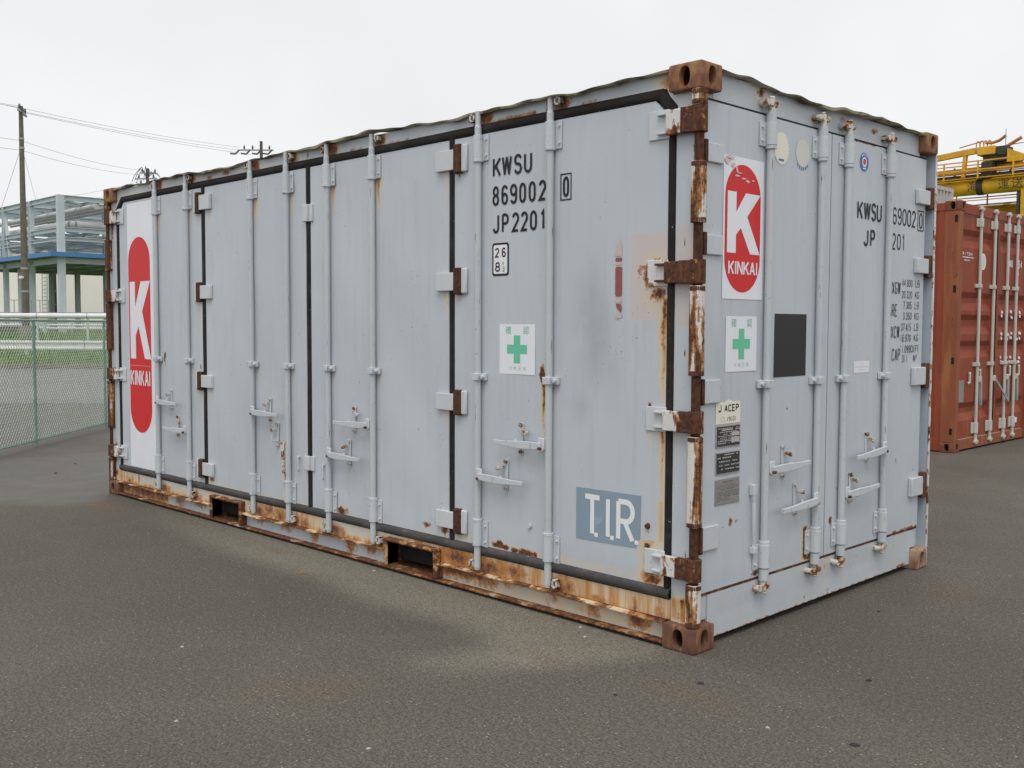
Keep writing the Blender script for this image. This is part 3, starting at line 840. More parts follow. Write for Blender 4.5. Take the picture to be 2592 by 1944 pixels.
d4 = panel(SIDE, -1.627, -.199, z0, z1, YD, .10, .008,
           [('blob', -.275, 1.69, .075, .075, .80), ('blob', -.245, 1.60, .05, .05, .62), ('blob', -.35, 1.70, .03, .06, .38),
            ('streak', -.214, 1.60, .55, .018, .55), ('blob', -.966, 1.205, .020, .045, 1.1), ('streak', -.956, 1.20, .34, .014, .75),
            ('streak', -.292, 1.095, .22, .008, .6), ('blob', -.292, 1.085, .014, .03, .55), ('streak', -.215, .99, .28, .010, .5),
            ('rect', -1.33, -1.20, .275, .300, .75, .02), ('rect', -1.19, -.99, .266, .295, .7, .025), ('blob', -1.27, .30, .04, .02, .8),
            ('streak', -.30, .445, .14, .018, .65), ('blob', -.27, .29, .06, .035, .6), ('streak', -1.585, 2.28, .12, .006, .5), ('blob', -.292, .532, .012, .015, .8), ('streak', -.292, .53, .05, .006, .5)],
           [('streak', -.212, 1.56, .58, .032, 1.1), ('rect', -.34, -.20, 1.52, 1.80, .30, .06), ('streak', -.958, 1.2, .42, .020, 1.1), ('streak', -.290, 1.08, .40, .018, .55), ('streak', -.212, .98, .55, .030, .75),
            ('rect', -.355, -.20, .27, .462, .28, .02), ('rect', -.245, -.20, .46, .66, .50, .02), ('rect', -1.62, -.36, .262, .314, .22, .018),
            ('streak', -.29, .46, .2, .045, .85), ('blob', -.27, .30, .08, .05, 1.1), ('streak', -1.59, 2.27, .9, .02, .14), ('streak', -1.59, 1.61, .8, .03, .16), ('streak', -1.59, .97, .4, .03, .2), ('streak', -1.14, .60, .16, .006, .35), ('streak', -1.05, .78, .10, .006, .3)],
           [('blob', -.64, 1.44, .14, .30, .80), ('blob', -.72, 1.66, .06, .10, .45), ('blob', -.52, 1.25, .10, .25, .30), ('blob', -.70, 1.08, .10, .12, .34), ('blob', -1.2, .95, .15, .2, .13), ('blob', -.48, 1.66, .05, .25, .22), ('rect', -.51, -.445, 1.48, 1.88, .20, .03)],
           [('rect', -.405, -.199, 1.477, 1.872, 1.0, .012)], wavy=.0018, cut=[('r', .075)], seed=4.4)
d4.build('side_door', 'panel_paint', K)
# face of the near and far corner posts beside the doors
panel(SIDE, -.159, -.052, .118, 2.41, .046, .10, .008,
      [('blob', -.10, 1.33, .006, .02, .6), ('blob', -.085, .40, .006, .05, .7), ('blob', -.06, 2.2, .012, .07, .6), ('streak', -.10, .22, .10, .012, .6), ('blob', -.12, .16, .03, .03, .4), ('blob', -.11, 1.82, .005, .03, .6)],
      [('rect', -.16, -.05, .118, .235, .95, .04), ('streak', -.14, .98, .4, .02, .25), ('streak', -.14, 2.40, .06, .05, .5)], [],
      [('rect', -.16, -.05, 1.448, 1.895, .9, .012)]).build('post_face', 'panel_paint', K)
panel(SIDE, -6.005, -5.905, .118, 2.41, .046, .10, .010,
      [('blob', -5.99, 2.30, .03, .16, .7), ('blob', -5.985, 1.68, .02, .10, .55), ('blob', -5.985, 1.02, .02, .10, .55), ('blob', -5.985, .38, .025, .12, .6), ('blob', -5.99, .18, .04, .05, .5)],
      [('rect', -6.0, -5.9, .118, .22, .7, .05)]).build('post_face', 'panel_paint', K)

# --- rubber seals
def seal(path, w, y0, y1, mat, name='gasket'):
    P = [Vector(p) for p in path]; n = len(P); b = B(); vs = []
    for i in range(n):
        a = (P[i] - P[i - 1]).normalized() if i else (P[1] - P[0]).normalized()
        c = (P[i + 1] - P[i]).normalized() if i < n - 1 else a
        n1 = Vector((-a.y, a.x)); m = (n1 + Vector((-c.y, c.x))).normalized()
        k = 1 / max(.5, m.dot(n1)) * w / 2
        for f, y in ((1, y1 + .05), (1, y1), (.55, y0 + .003), (0, y0), (-.55, y0 + .003), (-1, y1), (-1, y1 + .05)):
            q = P[i] + m * (k * f)
            vs.append((q.x, y, q.y))
    fs = [(i * 7 + j, (i + 1) * 7 + j, (i + 1) * 7 + j + 1, i * 7 + j + 1) for i in range(n - 1) for j in range(6)]
    b.add(vs, fs); b.sm = True
    return b.build(name, mat, K, sharp=60)
def wig(p, q, n, amp, ph):
    out = []
    for i in range(n + 1):
        t = i / n
        x = p[0] + (q[0] - p[0]) * t; z = p[1] + (q[1] - p[1]) * t
        w_ = amp * math.sin(t * 17 + ph) * min(1, 6 * min(t, 1 - t))
        dx, dz = (q[0] - p[0]), (q[1] - p[1]); l = math.hypot(dx, dz)
        out.append((x - dz / l * w_, z + dx / l * w_))
    return out
seal([(-5.874, 2.30)] + [(-5.874, 2.405), (-5.79, 2.483)] + wig((-5.7, 2.483), (-.34, 2.483), 60, .002, 0) + [(-.245, 2.483), (-.180, 2.412), (-.180, 2.30)], .056, .032, .046, 'gasket_rubber')
seal(wig((-5.874, 2.30), (-5.874, .24), 24, .002, 1), .052, .034, .047, 'gasket_rubber')
seal(wig((-.180, 2.30), (-.180, .24), 24, .0015, 2), .042, .034, .047, 'gasket_rubber')
for x, w, ph in ((-4.4165, .056, 3), (-3.0425, .054, 4), (-1.6505, .050, 5)):
    seal(wig((x, 2.49), (x, .23), 30, .0025, ph), w, .034, .047, 'gasket_rubber')
seal(wig((-5.90, .240), (-.16, .240), 60, .003, 6), .058, .026, .045, 'gasket_rubber_dusty')

# --- bottom rail: upper face, ledge, web, foot flange, fork pockets
pk = [(-4.295, -3.872), (-2.205, -1.752)]
rb = []
for i, x in enumerate(bars_x):
    rb += [('blob', x + .05, .150, .07, .05, .85), ('blob', x + .12, .14, .05, .05, .5)]
rb += [('blob', -1.60, .17, .13, .06, .8), ('blob', -1.35, .155, .14, .05, .78), ('blob', -1.15, .165, .10, .05, .62), ('blob', -.78, .15, .05, .06, .62), ('blob', -.60, .13, .08, .03, .55),
       ('blob', -.36, .15, .015, .06, .7), ('blob', -3.1, .15, .06, .04, .6), ('blob', -3.55, .18, .1, .05, .62), ('blob', -3.4, .16, .08, .05, .7), ('blob', -5.55, .18, .02, .05, .6), ('blob', -5.72, .14, .04, .03, .7), ('blob', -.22, .145, .03, .06, .5), ('blob', -2.55, .13, .05, .02, .5)]
sb = [('rect', -6.1, -4.9, .10, .23, .46, .3), ('rect', -5.95, -5.6, .1, .23, .85, .15), ('rect', -5.1, -3.8, .10, .23, .52, .3), ('rect', -3.9, -2.9, .10, .23, .98, .2), ('rect', -3.0, -2.0, .10, .23, .58, .3), ('rect', -2.1, -.9, .10, .23, 1.2, .2), ('rect', -1.0, .1, .10, .23, 1.02, .2), ('rect', -6.1, .1, .10, .150, .95, .06)]
for a, c, zz in ((-5.90, pk[0][0] - .012, .124), (pk[0][0] - .012, pk[0][1] + .012, .196), (pk[0][1] + .012, pk[1][0] - .012, .124), (pk[1][0] - .012, pk[1][1] + .012, .196), (pk[1][1] + .012, -.159, .124)):
    panel(SIDE, a, c, zz, .2125, .040, .09, .009, rb, sb).build('bottom_rail', 'rail_paint', K)
rw = [('blob', -4.55, .10, .12, .04, .6), ('blob', -3.7, .10, .10, .05, .55), ('blob', -2.4, .10, .08, .05, .6), ('rect', -6, -5.05, .02, .13, .62, .06), ('blob', -4.85, .07, .10, .06, .5), ('blob', -3.02, .09, .05, .06, .7), ('blob', -2.62, .08, .07, .08, .55), ('blob', -3.35, .10, .09, .05, .5),
      ('rect', -1.75, -1.30, .05, .13, .62, .06), ('blob', -1.2, .11, .06, .06, .5), ('rect', -1.75, -.2, .098, .13, .55, .03), ('blob', -.62, .08, .05, .06, .6), ('blob', -.35, .08, .08, .06, .75), ('blob', -.9, .09, .04, .07, .5)]
sw = [('rect', -6, -5, .02, .13, .9, .2), ('rect', -1.8, -.1, .02, .13, .62, .2), ('rect', -5, -2.3, .09, .13, .35, .05), ('blob', -.7, .06, .15, .05, .6)]
for a, c in ((-5.88, pk[0][0] - .012), (pk[0][1] + .012, pk[1][0] - .012), (pk[1][1] + .012, -.178)):
    panel(SIDE, a, c, .028, .1115, .052, .09, .010, rw, sw).build('rail_web', 'rail_paint', K)
    b = B(); n = 60; vs = []
    for i in range(n + 1):                       # ledge, slightly bent
        x = a + (c - a) * i / n
        dz = .003 * math.sin(x * 4) + .002 * math.sin(x * 11)
        vs += [(x, .006 + .003 * math.sin(x * 7), .1175 + dz), (x, .006 + .003 * math.sin(x * 7), .1125 + dz), (x, .06, .1125), (x, .06, .1235)]
    b.add(vs, [(i * 4 + j, (i + 1) * 4 + j, (i + 1) * 4 + (j + 1) % 4, i * 4 + (j + 1) % 4) for i in range(n) for j in range(4)])
    o = b.build('rail_ledge', 'ledge_rust', K)
b = B()
b.box(-5.88, -.178, .004, .09, .016, .0275)
b.build('foot_flange', 'flange_rust', K, bev=.003)
for a, c in pk:
    b = B()                                        # raised frame round the pocket mouth
    b.box(a - .012, a + .018, -.002, .10, .027, .190); b.box(c - .018, c + .012, -.002, .10, .027, .190)
    b.box(a - .012, c + .012, -.004, .10, .176, .198)
    fo = b.build('fork_pocket', 'pocket_rust', K, bev=.012)
    b = B()
    q = [(a + .018, .01, .027), (c - .018, .01, .027), (c - .018, .01, .176), (a + .018, .01, .176)]
    q2 = [(x, .50, z) for x, _, z in q]
    b.add(q + q2, [(0, 1, 5, 4), (1, 2, 6, 5), (2, 3, 7, 6), (3, 0, 4, 7), (4, 5, 6, 7)])
    b.build('pocket_lining', 'pocket_inside', fo)
# --- near corner hinge column
def column(x, y, segs_sleeve, mat_s='post_flaking'):
    b = B(); b.cyl((x, y, .118), (x, y, 2.473), .021, n=14)
    post = b.build('corner_post', 'pin_rust_hollow_shade', K)
    for za, zb in segs_sleeve:
        b = B()
        # sleeve: a pipe flattened on the two outer faces
        pr = []
        for i in range(20):
            a = 2 * math.pi * i / 20
            pr.append((x + .031 * math.copysign(abs(math.cos(a)) ** .7, math.cos(a)), y + .031 * math.copysign(abs(math.sin(a)) ** .7, math.sin(a))))
        b.prism(pr, lambda a_, b_, d: (a_, b_, d), za, zb); b.sm = True
        b.build('hinge_sleeve', mat_s, post, bev=.003)
        for zc in (za + .012, zb - .012):
            b = B(); b.cyl((x, y, zc - .010), (x, y, zc + .010), .0345, n=20)
            b.build('sleeve_collar', 'hinge_rust', post, bev=.002)
    return post
SEG = [(.120, .310), (.565, .968), (1.235, 1.628), (1.900, 2.165), (2.405, 2.472)]
pn = column(-.029, .031, SEG)
pf = column(-LC + .029, .031, SEG, 'post_dark')

# --- hinges of the outer side doors
for hx, s in ((0.0, 1), (-LC, -1)):
    X = lambda d: hx - s * d                     # distance from the outer corner
    for i, (zt, zb) in enumerate(HZ):
        b = B()                                   # strap round the column
        b.box(min(X(.003), X(.112)), max(X(.003), X(.112)), .001, .030, zb - .004, zt + .002)
        h = b.build('side_hinge', 'hinge_rust', K, bev=.004)
        b = B(); b.cyl((X(.029), .031, zb - .006), (X(.029), .031, zt + .004), .036, n=18)
        b.build('knuckle', 'hinge_rust', h, bev=.002)
        b = B(); b.box(min(X(.110), X(.192)), max(X(.110), X(.192)), .004, .031, zb - .002, zt)
        b.build('strap_end', 'strap_flaking' if i != 1 or s < 0 else 'hinge_rust', h, bev=.004)
        b = B(); b.box(min(X(.190), X(.305)), max(X(.190), X(.305)), .033, .0425, zb - .012, zt + .012)
        b.build('hinge_plate', 'worn_white_paint' if i != 1 or s < 0 else 'strap_flaking', h, bev=.003)
        for zz in (zb + .006, zt - .016):
            b = B(); b.box(min(X(.192), X(.250)), max(X(.192), X(.250)), .012, .034, zz, zz + .010)
            b.build('hinge_rib', 'worn_white_paint' if i != 1 or s < 0 else 'hinge_rust', h, bev=.002)
# --- folding hinges between the door leaves
for gx, s in ((-1.588, 1), (-4.470, -1)):
    for zt, zb in HZ:
        b = B(); pr = []
        for i in range(16):
            a = 2 * math.pi * i / 16
            pr.append((gx + .031 * math.copysign(abs(math.cos(a)) ** .75, math.cos(a)), .036 + .026 * math.copysign(abs(math.sin(a)) ** .75, math.sin(a))))
        b.prism(pr, lambda a_, b_, d: (a_, b_, d), zb - .024, zt + .026); b.sm = True
        h = b.build('folding_hinge', 'pin_rust_hollow_shade', K, bev=.006)
        b = B(); x0, x1 = sorted((gx - s * .030, gx - s * .178)); b.box(x0, x1, .019, .042, zb - .002, zt + .002)
        b.build('hinge_plate', 'worn_white_paint', h, bev=.003)
        b = B(); x0, x1 = sorted((gx + s * .024, gx + s * .070)); b.box(x0, x1, .025, .0425, zb - .020, zt + .024)
        b.build('hinge_plate', 'worn_white_paint', h, bev=.008)
# lugs over the middle joint
for zt, zb in ((2.223, 2.113), (.601, .507)):
    b = B(); b.box(-3.078, -3.022, .016, .040, zb, zt); lug = b.build('centre_lug', 'worn_white_paint', K, bev=.004)
    b = B(); b.box(-3.021, -2.985, .030, .0425, zb, zt); b.build('lug_plate', 'worn_white_paint', lug, bev=.003)

# --- locking bars of the long side
def rivets(b, fn, a, zs, d0, d1, r=.0075):
    for z in zs:
        b.cyl(fn(a, z, d0), fn(a, z, d1), r, r * .7, n=8)
def handle(parent, fn, a, z, end_a, end_z, axis, out):
    """swinging handle: hub lug on the bar, flat lever reaching to (end_a,end_z); out = depth towards the viewer"""
    s = 1 if end_a > a else -1
    b = B()
    d = axis + out * .018
    pr = [(a - s * .006, z + .036), (a + s * .034, z + .036), (a + s * .036, z - .02), (a + s * .028, z - .034), (a + s * .008, z - .034), (a - s * .006, z - .02)]
    b.prism(pr, fn, d - .006, d + .006)
    hb = b.build('handle_hub', 'worn_white_paint', parent, bev=.004)
    b = B(); n = 10; vs = []
    for i in range(n + 1):
        t = i / n
        aa = a + s * .012 + (end_a - a - s * .012) * t; zz = z + (end_z - z) * t - .010 * t * (1 - t) - .004
        hgt = .0155 + .004 * math.sin(t * 5); dd = d + out * (.010 + .004 * math.sin(t * 3.1))
        vs += [fn(aa, zz - hgt, dd - .007), fn(aa, zz + hgt, dd - .007), fn(aa, zz + hgt, dd + .007), fn(aa, zz - hgt, dd + .007)]
    fs = [(i * 4 + j, (i + 1) * 4 + j, (i + 1) * 4 + (j + 1) % 4, i * 4 + (j + 1) % 4) for i in range(n) for j in range(4)] + [(0, 1, 2, 3), (n * 4, n * 4 + 3, n * 4 + 2, n * 4 + 1)]
    b.add(vs, fs)
    b.build('handle', 'hardware_paint', parent, bev=.002)
    b = B(); b.cyl(fn(a + s * .016, z - .016, d + out * .004), fn(a + s * .016, z - .016, d + out * .022), .008, n=8)
    b.build('handle_pin', 'hinge_rust', parent)
def catch(fn, a, z, door, out, mat='hardware_paint', lean=1):
    """door catch that holds a handle: back strip, retaining hook, swivel latch"""
    b = B()
    b.prism([(a - .010, z - .062), (a + .008, z - .070), (a + .012, z + .095), (a - .008, z + .102)], fn, door, door + out * .008)
    c = b.build('handle_catch', mat, K, bev=.002)
    b = B(); b.obar(fn(a, z - .022, door + out * .004), fn(a, z - .022, door + out * .052), .016, .010)
    b.obar(fn(a, z - .027, door + out * .050), fn(a, z + .018, door + out * .050), .014, .008, Vector(fn(0, 0, 1)) - Vector(fn(0, 0, 0)))
    b.build('hook', mat, c, bev=.002)
    for bz, br in ((-.052, .010), (.088, .011)):
        b = B(); b.cyl(fn(a, z + bz, door), fn(a, z + bz, door + out * .019), br, n=8)
        b.build('catch_bolt', 'catch_rust', c)
    b = B(); b.obar(fn(a - .004 * lean, z + .062, door + out * .020), fn(a - .048 * lean, z + .050, door + out * .024), .012, .016)
    b.cyl(fn(a - .048 * lean, z + .050, door + out * .016), fn(a - .048 * lean, z + .050, door + out * .032), .012, n=8)
    b.build('swivel_latch', 'catch_rust', c, bev=.002)

SH = {0: (.850, 1), 1: (.648, -1), 2: (.855, 1), 4: (.645, 1), 5: (.855, -1), 6: (.655, 1), 7: (.855, -1)}
for i, x in enumerate(bars_x):
    y = .020
    b = B(); b.cyl((x, y, .150), (x, y, 2.49), .0185, n=16); b.cyl((x, y, 2.49), (x, y, 2.505), .0185, .0145, n=16); b.cyl((x, y, 2.505), (x, y, 2.575), .0145, n=14)
    b.cyl((x, y, .140), (x, y, .262), .0160, n=14)
    bar = b.build('locking_bar', 'bar_paint', K)
    for zt, zb, cz in ((2.450, 2.322, 2.318), (.402, .270, .408)):
        b = B(); b.cyl((x, y, zb), (x, y, zt), .0265, n=18); b.cyl((x, y, cz - .008), (x, y, cz + .008), .0275, n=18)
        b.box(x + .010, x + .062, .034, .0405, zb - .006, zt + .002)
        b.build('bar_guide', 'hardware_paint', bar, bev=.002)
        for z in (zb + .022, zt - .024):
            b = B(); rivets(b, SIDE, x + .048, (z,), .036, .024)
            b.build('guide_rivet', 'worn_white_paint', bar)
    b = B(); b.box(x - .024, x + .024, -.006, .040, 1.160, 1.198); b.box(x + .020, x + .056, .022, .0405, 1.160, 1.198)
    b.cyl((x + .040, .024, 1.180), (x + .040, .006, 1.180), .012, n=8)
    b.build('bar_clamp', 'hardware_paint', bar, bev=.003)
    if i in SH:
        z, s = SH[i]
        handle(bar, SIDE, x + s * .018, z, x + s * .365, z - .004 + (.002 if i == 2 else 0), y, -1)
        catch(SIDE, x + s * .205, z, YD, -1, 'hardware_paint', s)
    # keepers welded to the rails
    s = 1 if i in (1, 3, 5, 7) else -1
    kx = x + s * .046
    for za, zb2 in ((2.525, 2.566), (.140, .186)):
        b = B()
        b.box(kx - .020, kx + .020, .014, .043, za, za + .010); b.box(kx - .020, kx + .020, .014, .043, zb2 - .010, zb2)
        b.box(kx - .020, kx - .009, .014, .043, za, zb2); b.box(kx + .009, kx + .020, .014, .043, za, zb2)
        b.build('bar_keeper', 'keeper_cream', K, bev=.002)
# the lever of the fourth bar hangs open, two spare hooks beside the middle joint
b = B(); x = bars_x[3]
b.obar((x - .045, .006, .672), (x - .045, .006, .615), .030, .030); b.obar((x - .042, .004, .64), (x - .028, .004, .395), .014, .022, (0, 1, 0)); b.box(x - .060, x - .030, .012, .040, .27, .40)
b.build('hanging_handle', 'keeper_cream', K, bev=.003)
catch(SIDE, -3.42, .69, YD, -1, 'hardware_paint', 1)
for xx, zz in ((-3.155, .55), (-2.872, .525)):
    b = B(); b.tube([(xx - .015, .036, zz + .03), (xx, .022, zz + .03), (xx + .004, .022, zz - .05), (xx - .006, .030, zz - .062)], .005, 6); b.cyl((xx - .014, .042, zz + .03), (xx - .014, .024, zz + .03), .010, n=8)
    b.build('tie_hook', 'hardware_paint', K)
# bolt heads on the near door
for xx, zz in ((-1.047, .425), (-.292, .533)):
    b = B(); b.cyl((xx, YD, zz), (xx, YD - .012, zz), .014, .011, n=8); b.build('bolt_head', 'hardware_paint' if xx < -.5 else 'hinge_rust', K)

# ================================================================== door end of the grey container
ZB, ZT = .252, 2.440
panel(END, .160, 2.30, 2.452, 2.572, -.052, -.11, .012, [('blob', .545, 2.54, .05, .03, .6), ('blob', 1.33, 2.53, .05, .02, .45), ('blob', 1.72, 2.52, .05, .02, .5)], [('blob', .545, 2.52, .08, .06, .3)],
      [('rect', 0, 2.4, 2.54, 2.6, .12, .05)]).build('end_header', 'panel_paint', K)
b = B(); b.box(-.10, -.0455, .062, 2.37, 2.4405, 2.4515); b.build('gasket', 'gasket_rubber', K)
b = B(); b.box(-.10, -.0455, .062, 2.37, .2365, .2515); b.build('gasket', 'seal_brown', K)
panel(END, .085, 1.2145, ZB, ZT, XD, -.10, .009,
      [('rect', 1.005, 1.045, .262, .430, .72, .02), ('blob', 1.155, .43, .012, .035, .7), ('blob', .235, .465, .012, .025, .5), ('blob', .335, .545, .018, .03, .62), ('blob', .385, .545, .020, .012, .42), ('blob', .28, .53, .03, .006, .4),
       ('blob', .275, 2.192, .03, .012, .6), ('blob', .225, 2.20, .02, .012, .6), ('blob', .33, 2.178, .012, .02, .6), ('streak', .40, .61, .05, .004, .5), ('blob', .667, 1.30, .006, .06, .4), ('blob', .83, 1.045, .02, .010, .35), ('blob', .55, .27, .05, .015, .6), ('blob', 1.08, .27, .06, .02, .6),
       ('blob', .118, 2.37, .004, .022, .5), ('blob', .196, 2.245, .018, .006, .4)],
      [('streak', .84, .52, .10, .006, .35), ('streak', .73, .71, .08, .006, .3), ('streak', .09, 2.4, 2.1, .012, .22), ('rect', .985, 1.06, .255, .44, .5, .02)],
      [('blob', .22, 1.30, .06, .09, .45), ('blob', 1.14, 1.22, .06, .22, .16), ('blob', .63, .45, .04, .25, .12)], wavy=.0018, seed=5.2).build('end_door', 'panel_paint', K)
panel(END, 1.2245, 2.365, ZB, ZT, XD, -.10, .010,
      [('blob', 1.285, .43, .02, .035, .62), ('blob', 1.43, .41, .010, .03, .5), ('rect', 1.42, 1.72, 2.434, 2.446, .6, .008), ('rect', 2.02, 2.36, .248, .263, .6, .012), ('blob', 2.06, .665, .02, .03, .38), ('blob', 2.30, .60, .04, .02, .30), ('blob', 1.36, .60, .02, .03, .4), ('blob', 1.30, 2.39, .006, .04, .45), ('blob', 2.08, 1.345, .012, .012, .4), ('blob', 2.16, 1.435, .010, .02, .42), ('blob', 2.13, 1.27, .010, .02, .42)],
      [('streak', 1.488, .51, .12, .006, .32), ('streak', 1.60, .71, .06, .006, .28)],
      [('blob', 1.28, 1.25, .05, .25, .2), ('blob', 1.5, .8, .1, .2, .10)], wavy=.0018, seed=6.6).build('end_door', 'panel_paint', K)
b = B(); b.box(-.09, -.046, 1.208, 1.231, ZB, ZT); b.build('gasket', 'gasket_rubber', K)
panel(END, .163, 2.274, .034, .236, -.043, -.10, .010,
      [('blob', 1.245, .18, .012, .05, .35), ('blob', .585, .17, .06, .02, .35), ('blob', 1.04, .08, .006, .015, .6), ('blob', 1.9, .20, .02, .006, .4), ('rect', .16, 2.27, .030, .040, .45, .010), ('blob', .23, .155, .004, .04, .4), ('blob', 2.15, .045, .08, .015, .6), ('blob', 1.03, .07, .005, .02, .5), ('blob', 1.28, .06, .02, .015, .4), ('blob', .18, .06, .03, .03, .5)],
      [('rect', .1, 2.3, .03, .24, .10, .03), ('streak', 1.245, .23, .2, .02, .5), ('streak', .60, .18, .12, .03, .2)], [('rect', .2, 2.2, .10, .19, .15, .08)], wavy=.005, seed=7).build('end_sill', 'panel_paint', K)
b = B(); b.box(-.09, -.05, .064, .163, .125, .236); b.build('sill_return', 'panel_paint', K, bev=.003)
b = B(); b.box(-.09, -.05, 2.274, 2.36, .125, .236); b.build('sill_return', 'panel_paint', K, bev=.003)
b = B(); b.box(-.12, -.055, .063, .160, 2.452, 2.475); b.build('sill_return', 'panel_paint', K)
# far corner post: recessed channel with an outer lip
b = B(); b.box(-.14, -.078, 2.370, 2.424, .118, 2.473); pr = b.build('corner_post', 'recess_paint', K)
b = B(); b.box(-.14, -.0145, 2.4245, 2.437, .118, 2.473); b.build('post_return', 'recess_paint', pr)
b = B(); b.box(-.014, -.003, 2.4225, 2.4375, .118, 2.473); b.build('post_lip', 'strap_flaking', pr, bev=.003)
b = B(); b.box(-LC + .005, -LC + .10, WC - .10, WC - .005, .118, 2.473); b.build('corner_post', 'recess_paint', K)
EZ = [(2.256, 2.172), (1.856, 1.768), (1.214, 1.108), (.555, .445)]
for zt, zb in EZ:
    b = B(); b.box(-.048, -.012, 2.372, 2.4235, zb - .022, zt + .022); h = b.build('end_hinge', 'hinge_rust', K, bev=.005)
    b = B(); b.box(-.0395, -.014, 2.225, 2.388, zb, zt); b.build('hinge_plate', 'hardware_paint', h, bev=.004)
    b = B(); b.box(-.046, -.008, .050, .072, zb - .004, zt + .006); h = b.build('end_hinge', 'pin_rust_hollow_shade', K, bev=.003)
    b = B(); b.box(-.0395, -.026, .070, .222, zb, zt); b.build('hinge_plate', 'hardware_paint', h, bev=.004)

EH = {0: (.772, 1, .005), 1: (.572, -1, -.012), 2: (.565, 1, .012), 3: (.772, -1, -.018)}
for i, yb in enumerate((.594, 1.086, 1.362, 1.850)):
    xb = -.018
    b = B(); b.cyl((xb, yb, .235), (xb, yb, 2.45), .0185, n=16)
    for za, zc in ((2.405, 2.455), (.235, .290)):
        b.cyl((xb, yb, za), (xb, yb, zc), .0245, n=16)
    bar = b.build('locking_bar', 'bar_paint', K)
    for zt, zb, cz in ((2.404, 2.300, 2.292), (.408, .295, .415)):
        b = B(); b.cyl((xb, yb, zb), (xb, yb, zt), .0285, n=18); b.cyl((xb, yb, cz - .009), (xb, yb, cz + .009), .0265, n=18)
        b.box(-.0395, -.032, yb - .070, yb + .034, zb - .006, zt + .004)
        b.build('bar_guide', 'hardware_paint', bar, bev=.002)
        for z in (zb + .020, zt - .022):
            b = B(); b.cyl((-.034, yb - .055, z), (-.022, yb - .055, z), .008, .006, n=8)
            b.build('guide_rivet', 'worn_white_paint', bar)
    b = B(); b.box(-.0395, .006, yb - .024, yb + .024, 1.160, 1.198); b.box(-.0395, -.020, yb - .058, yb - .020, 1.160, 1.198); b.cyl((-.024, yb - .042, 1.18), (-.006, yb - .042, 1.18), .011, n=8)
    b.build('bar_clamp', 'hardware_paint', bar, bev=.003)
    # cams and keepers, top and bottom
    for zz, s in ((2.490, 1), (.205, -1)):
        b = B(); b.cyl((xb, yb, zz - s * .04), (xb, yb, zz + s * .028), .0165, .0165, n=12); b.cyl((xb, yb, zz + s * .028), (xb, yb, zz + s * .038), .019, .012, n=12)
        b.obar((xb + .004, yb - .030, zz), (xb + .004, yb + .030, zz), .020, .018)
        b.build('cam', 'keeper_cream', bar, bev=.003)
        for dy, r in ((-.044, .016), (.034, .014)):
            b = B()
            b.cyl((-.052, yb + dy, zz + .004 * s), (-.004, yb + dy, zz + .004 * s), r, n=12)
            b.cyl((-.020, yb + dy, zz), (-.020, yb + dy * .45, zz + s * .012), .010, n=8)
            b.build('cam_keeper', 'keeper_cream', K, bev=.002)
    z, s, dz = EH[i]
    handle(bar, END, yb + s * .016, z, yb + s * .375, z + dz, xb, 1)
    catch(END, yb + s * .185 if i != 2 else yb + .125, z, XD, 1, 'hardware_paint' if i != 2 else 'hardware_paint', -1)
b = B(); b.tube([(-.022, .498, .70), (-.020, .502, .62), (-.020, .508, .42), (-.024, .506, .39)], .0085, 8); b.box(-.0395, -.014, .490, .522, .655, .705); b.box(-.0395, -.012, .498, .530, .375, .405)
b.build('hanging_handle', 'worn_white_paint', K, bev=.002)
# ================================================================== lettering and stickers of the grey container
DS, DE = YD - .0012, XD + .0012           # print lies just on the doors
def quad(fn, a0, a1, b0, b1, d, name, mat, parent):
    b = B(); b.add([fn(a0, b0, d), fn(a1, b0, d), fn(a1, b1, d), fn(a0, b1, d)], [(0, 1, 2, 3)])
    return b.build(name, mat, parent, fix=False)
def poly(fn, pts, d, name, mat, parent):
    b = B(); b.add([fn(x, z, d) for x, z in pts], [tuple(range(len(pts)))])
    return b.build(name, mat, parent, fix=False)
def letters(rows, fn, d, mat, w, parent=K):
    for s, spans, za, zb in rows:
        for ch, (a0, a1) in zip(s, spans):
            b = B(); glyph(b, ch, a0, a1, za, zb, w, fn, d)
            b.build('painted_letter', mat, parent, fix=False)
def ring(fn, a0, a1, b0, b1, w, d, name, mat, parent):
    b = B(); stroke(b, [(a0 + w / 2, b0 + w / 2), (a1 - w / 2, b0 + w / 2), (a1 - w / 2, b1 - w / 2), (a0 + w / 2, b1 - w / 2), (a0 + w / 2, b0 + w / 2)], w, fn, d)
    return b.build(name, mat, parent, fix=False)
letters([('KWSU', [(-1.329, -1.268), (-1.262, -1.187), (-1.172, -1.116), (-1.101, -1.044)], 2.223, 2.326),
         ('869002', [(-1.331, -1.281), (-1.264, -1.215), (-1.201, -1.149), (-1.134, -1.086), (-1.067, -1.018), (-.997, -.946)], 2.075, 2.178),
         ('0', [(-.833, -.792)], 2.078, 2.179),
         ('JP2201', [(-1.328, -1.280), (-1.260, -1.209), (-1.186, -1.134), (-1.122, -1.071), (-1.057, -1.008), (-.988, -.945)], 1.931, 2.032)], SIDE, DS, 'print_black', .0140)
ring(SIDE, -.850, -.776, 2.063, 2.194, .007, DS, 'number_frame', 'print_black', K)
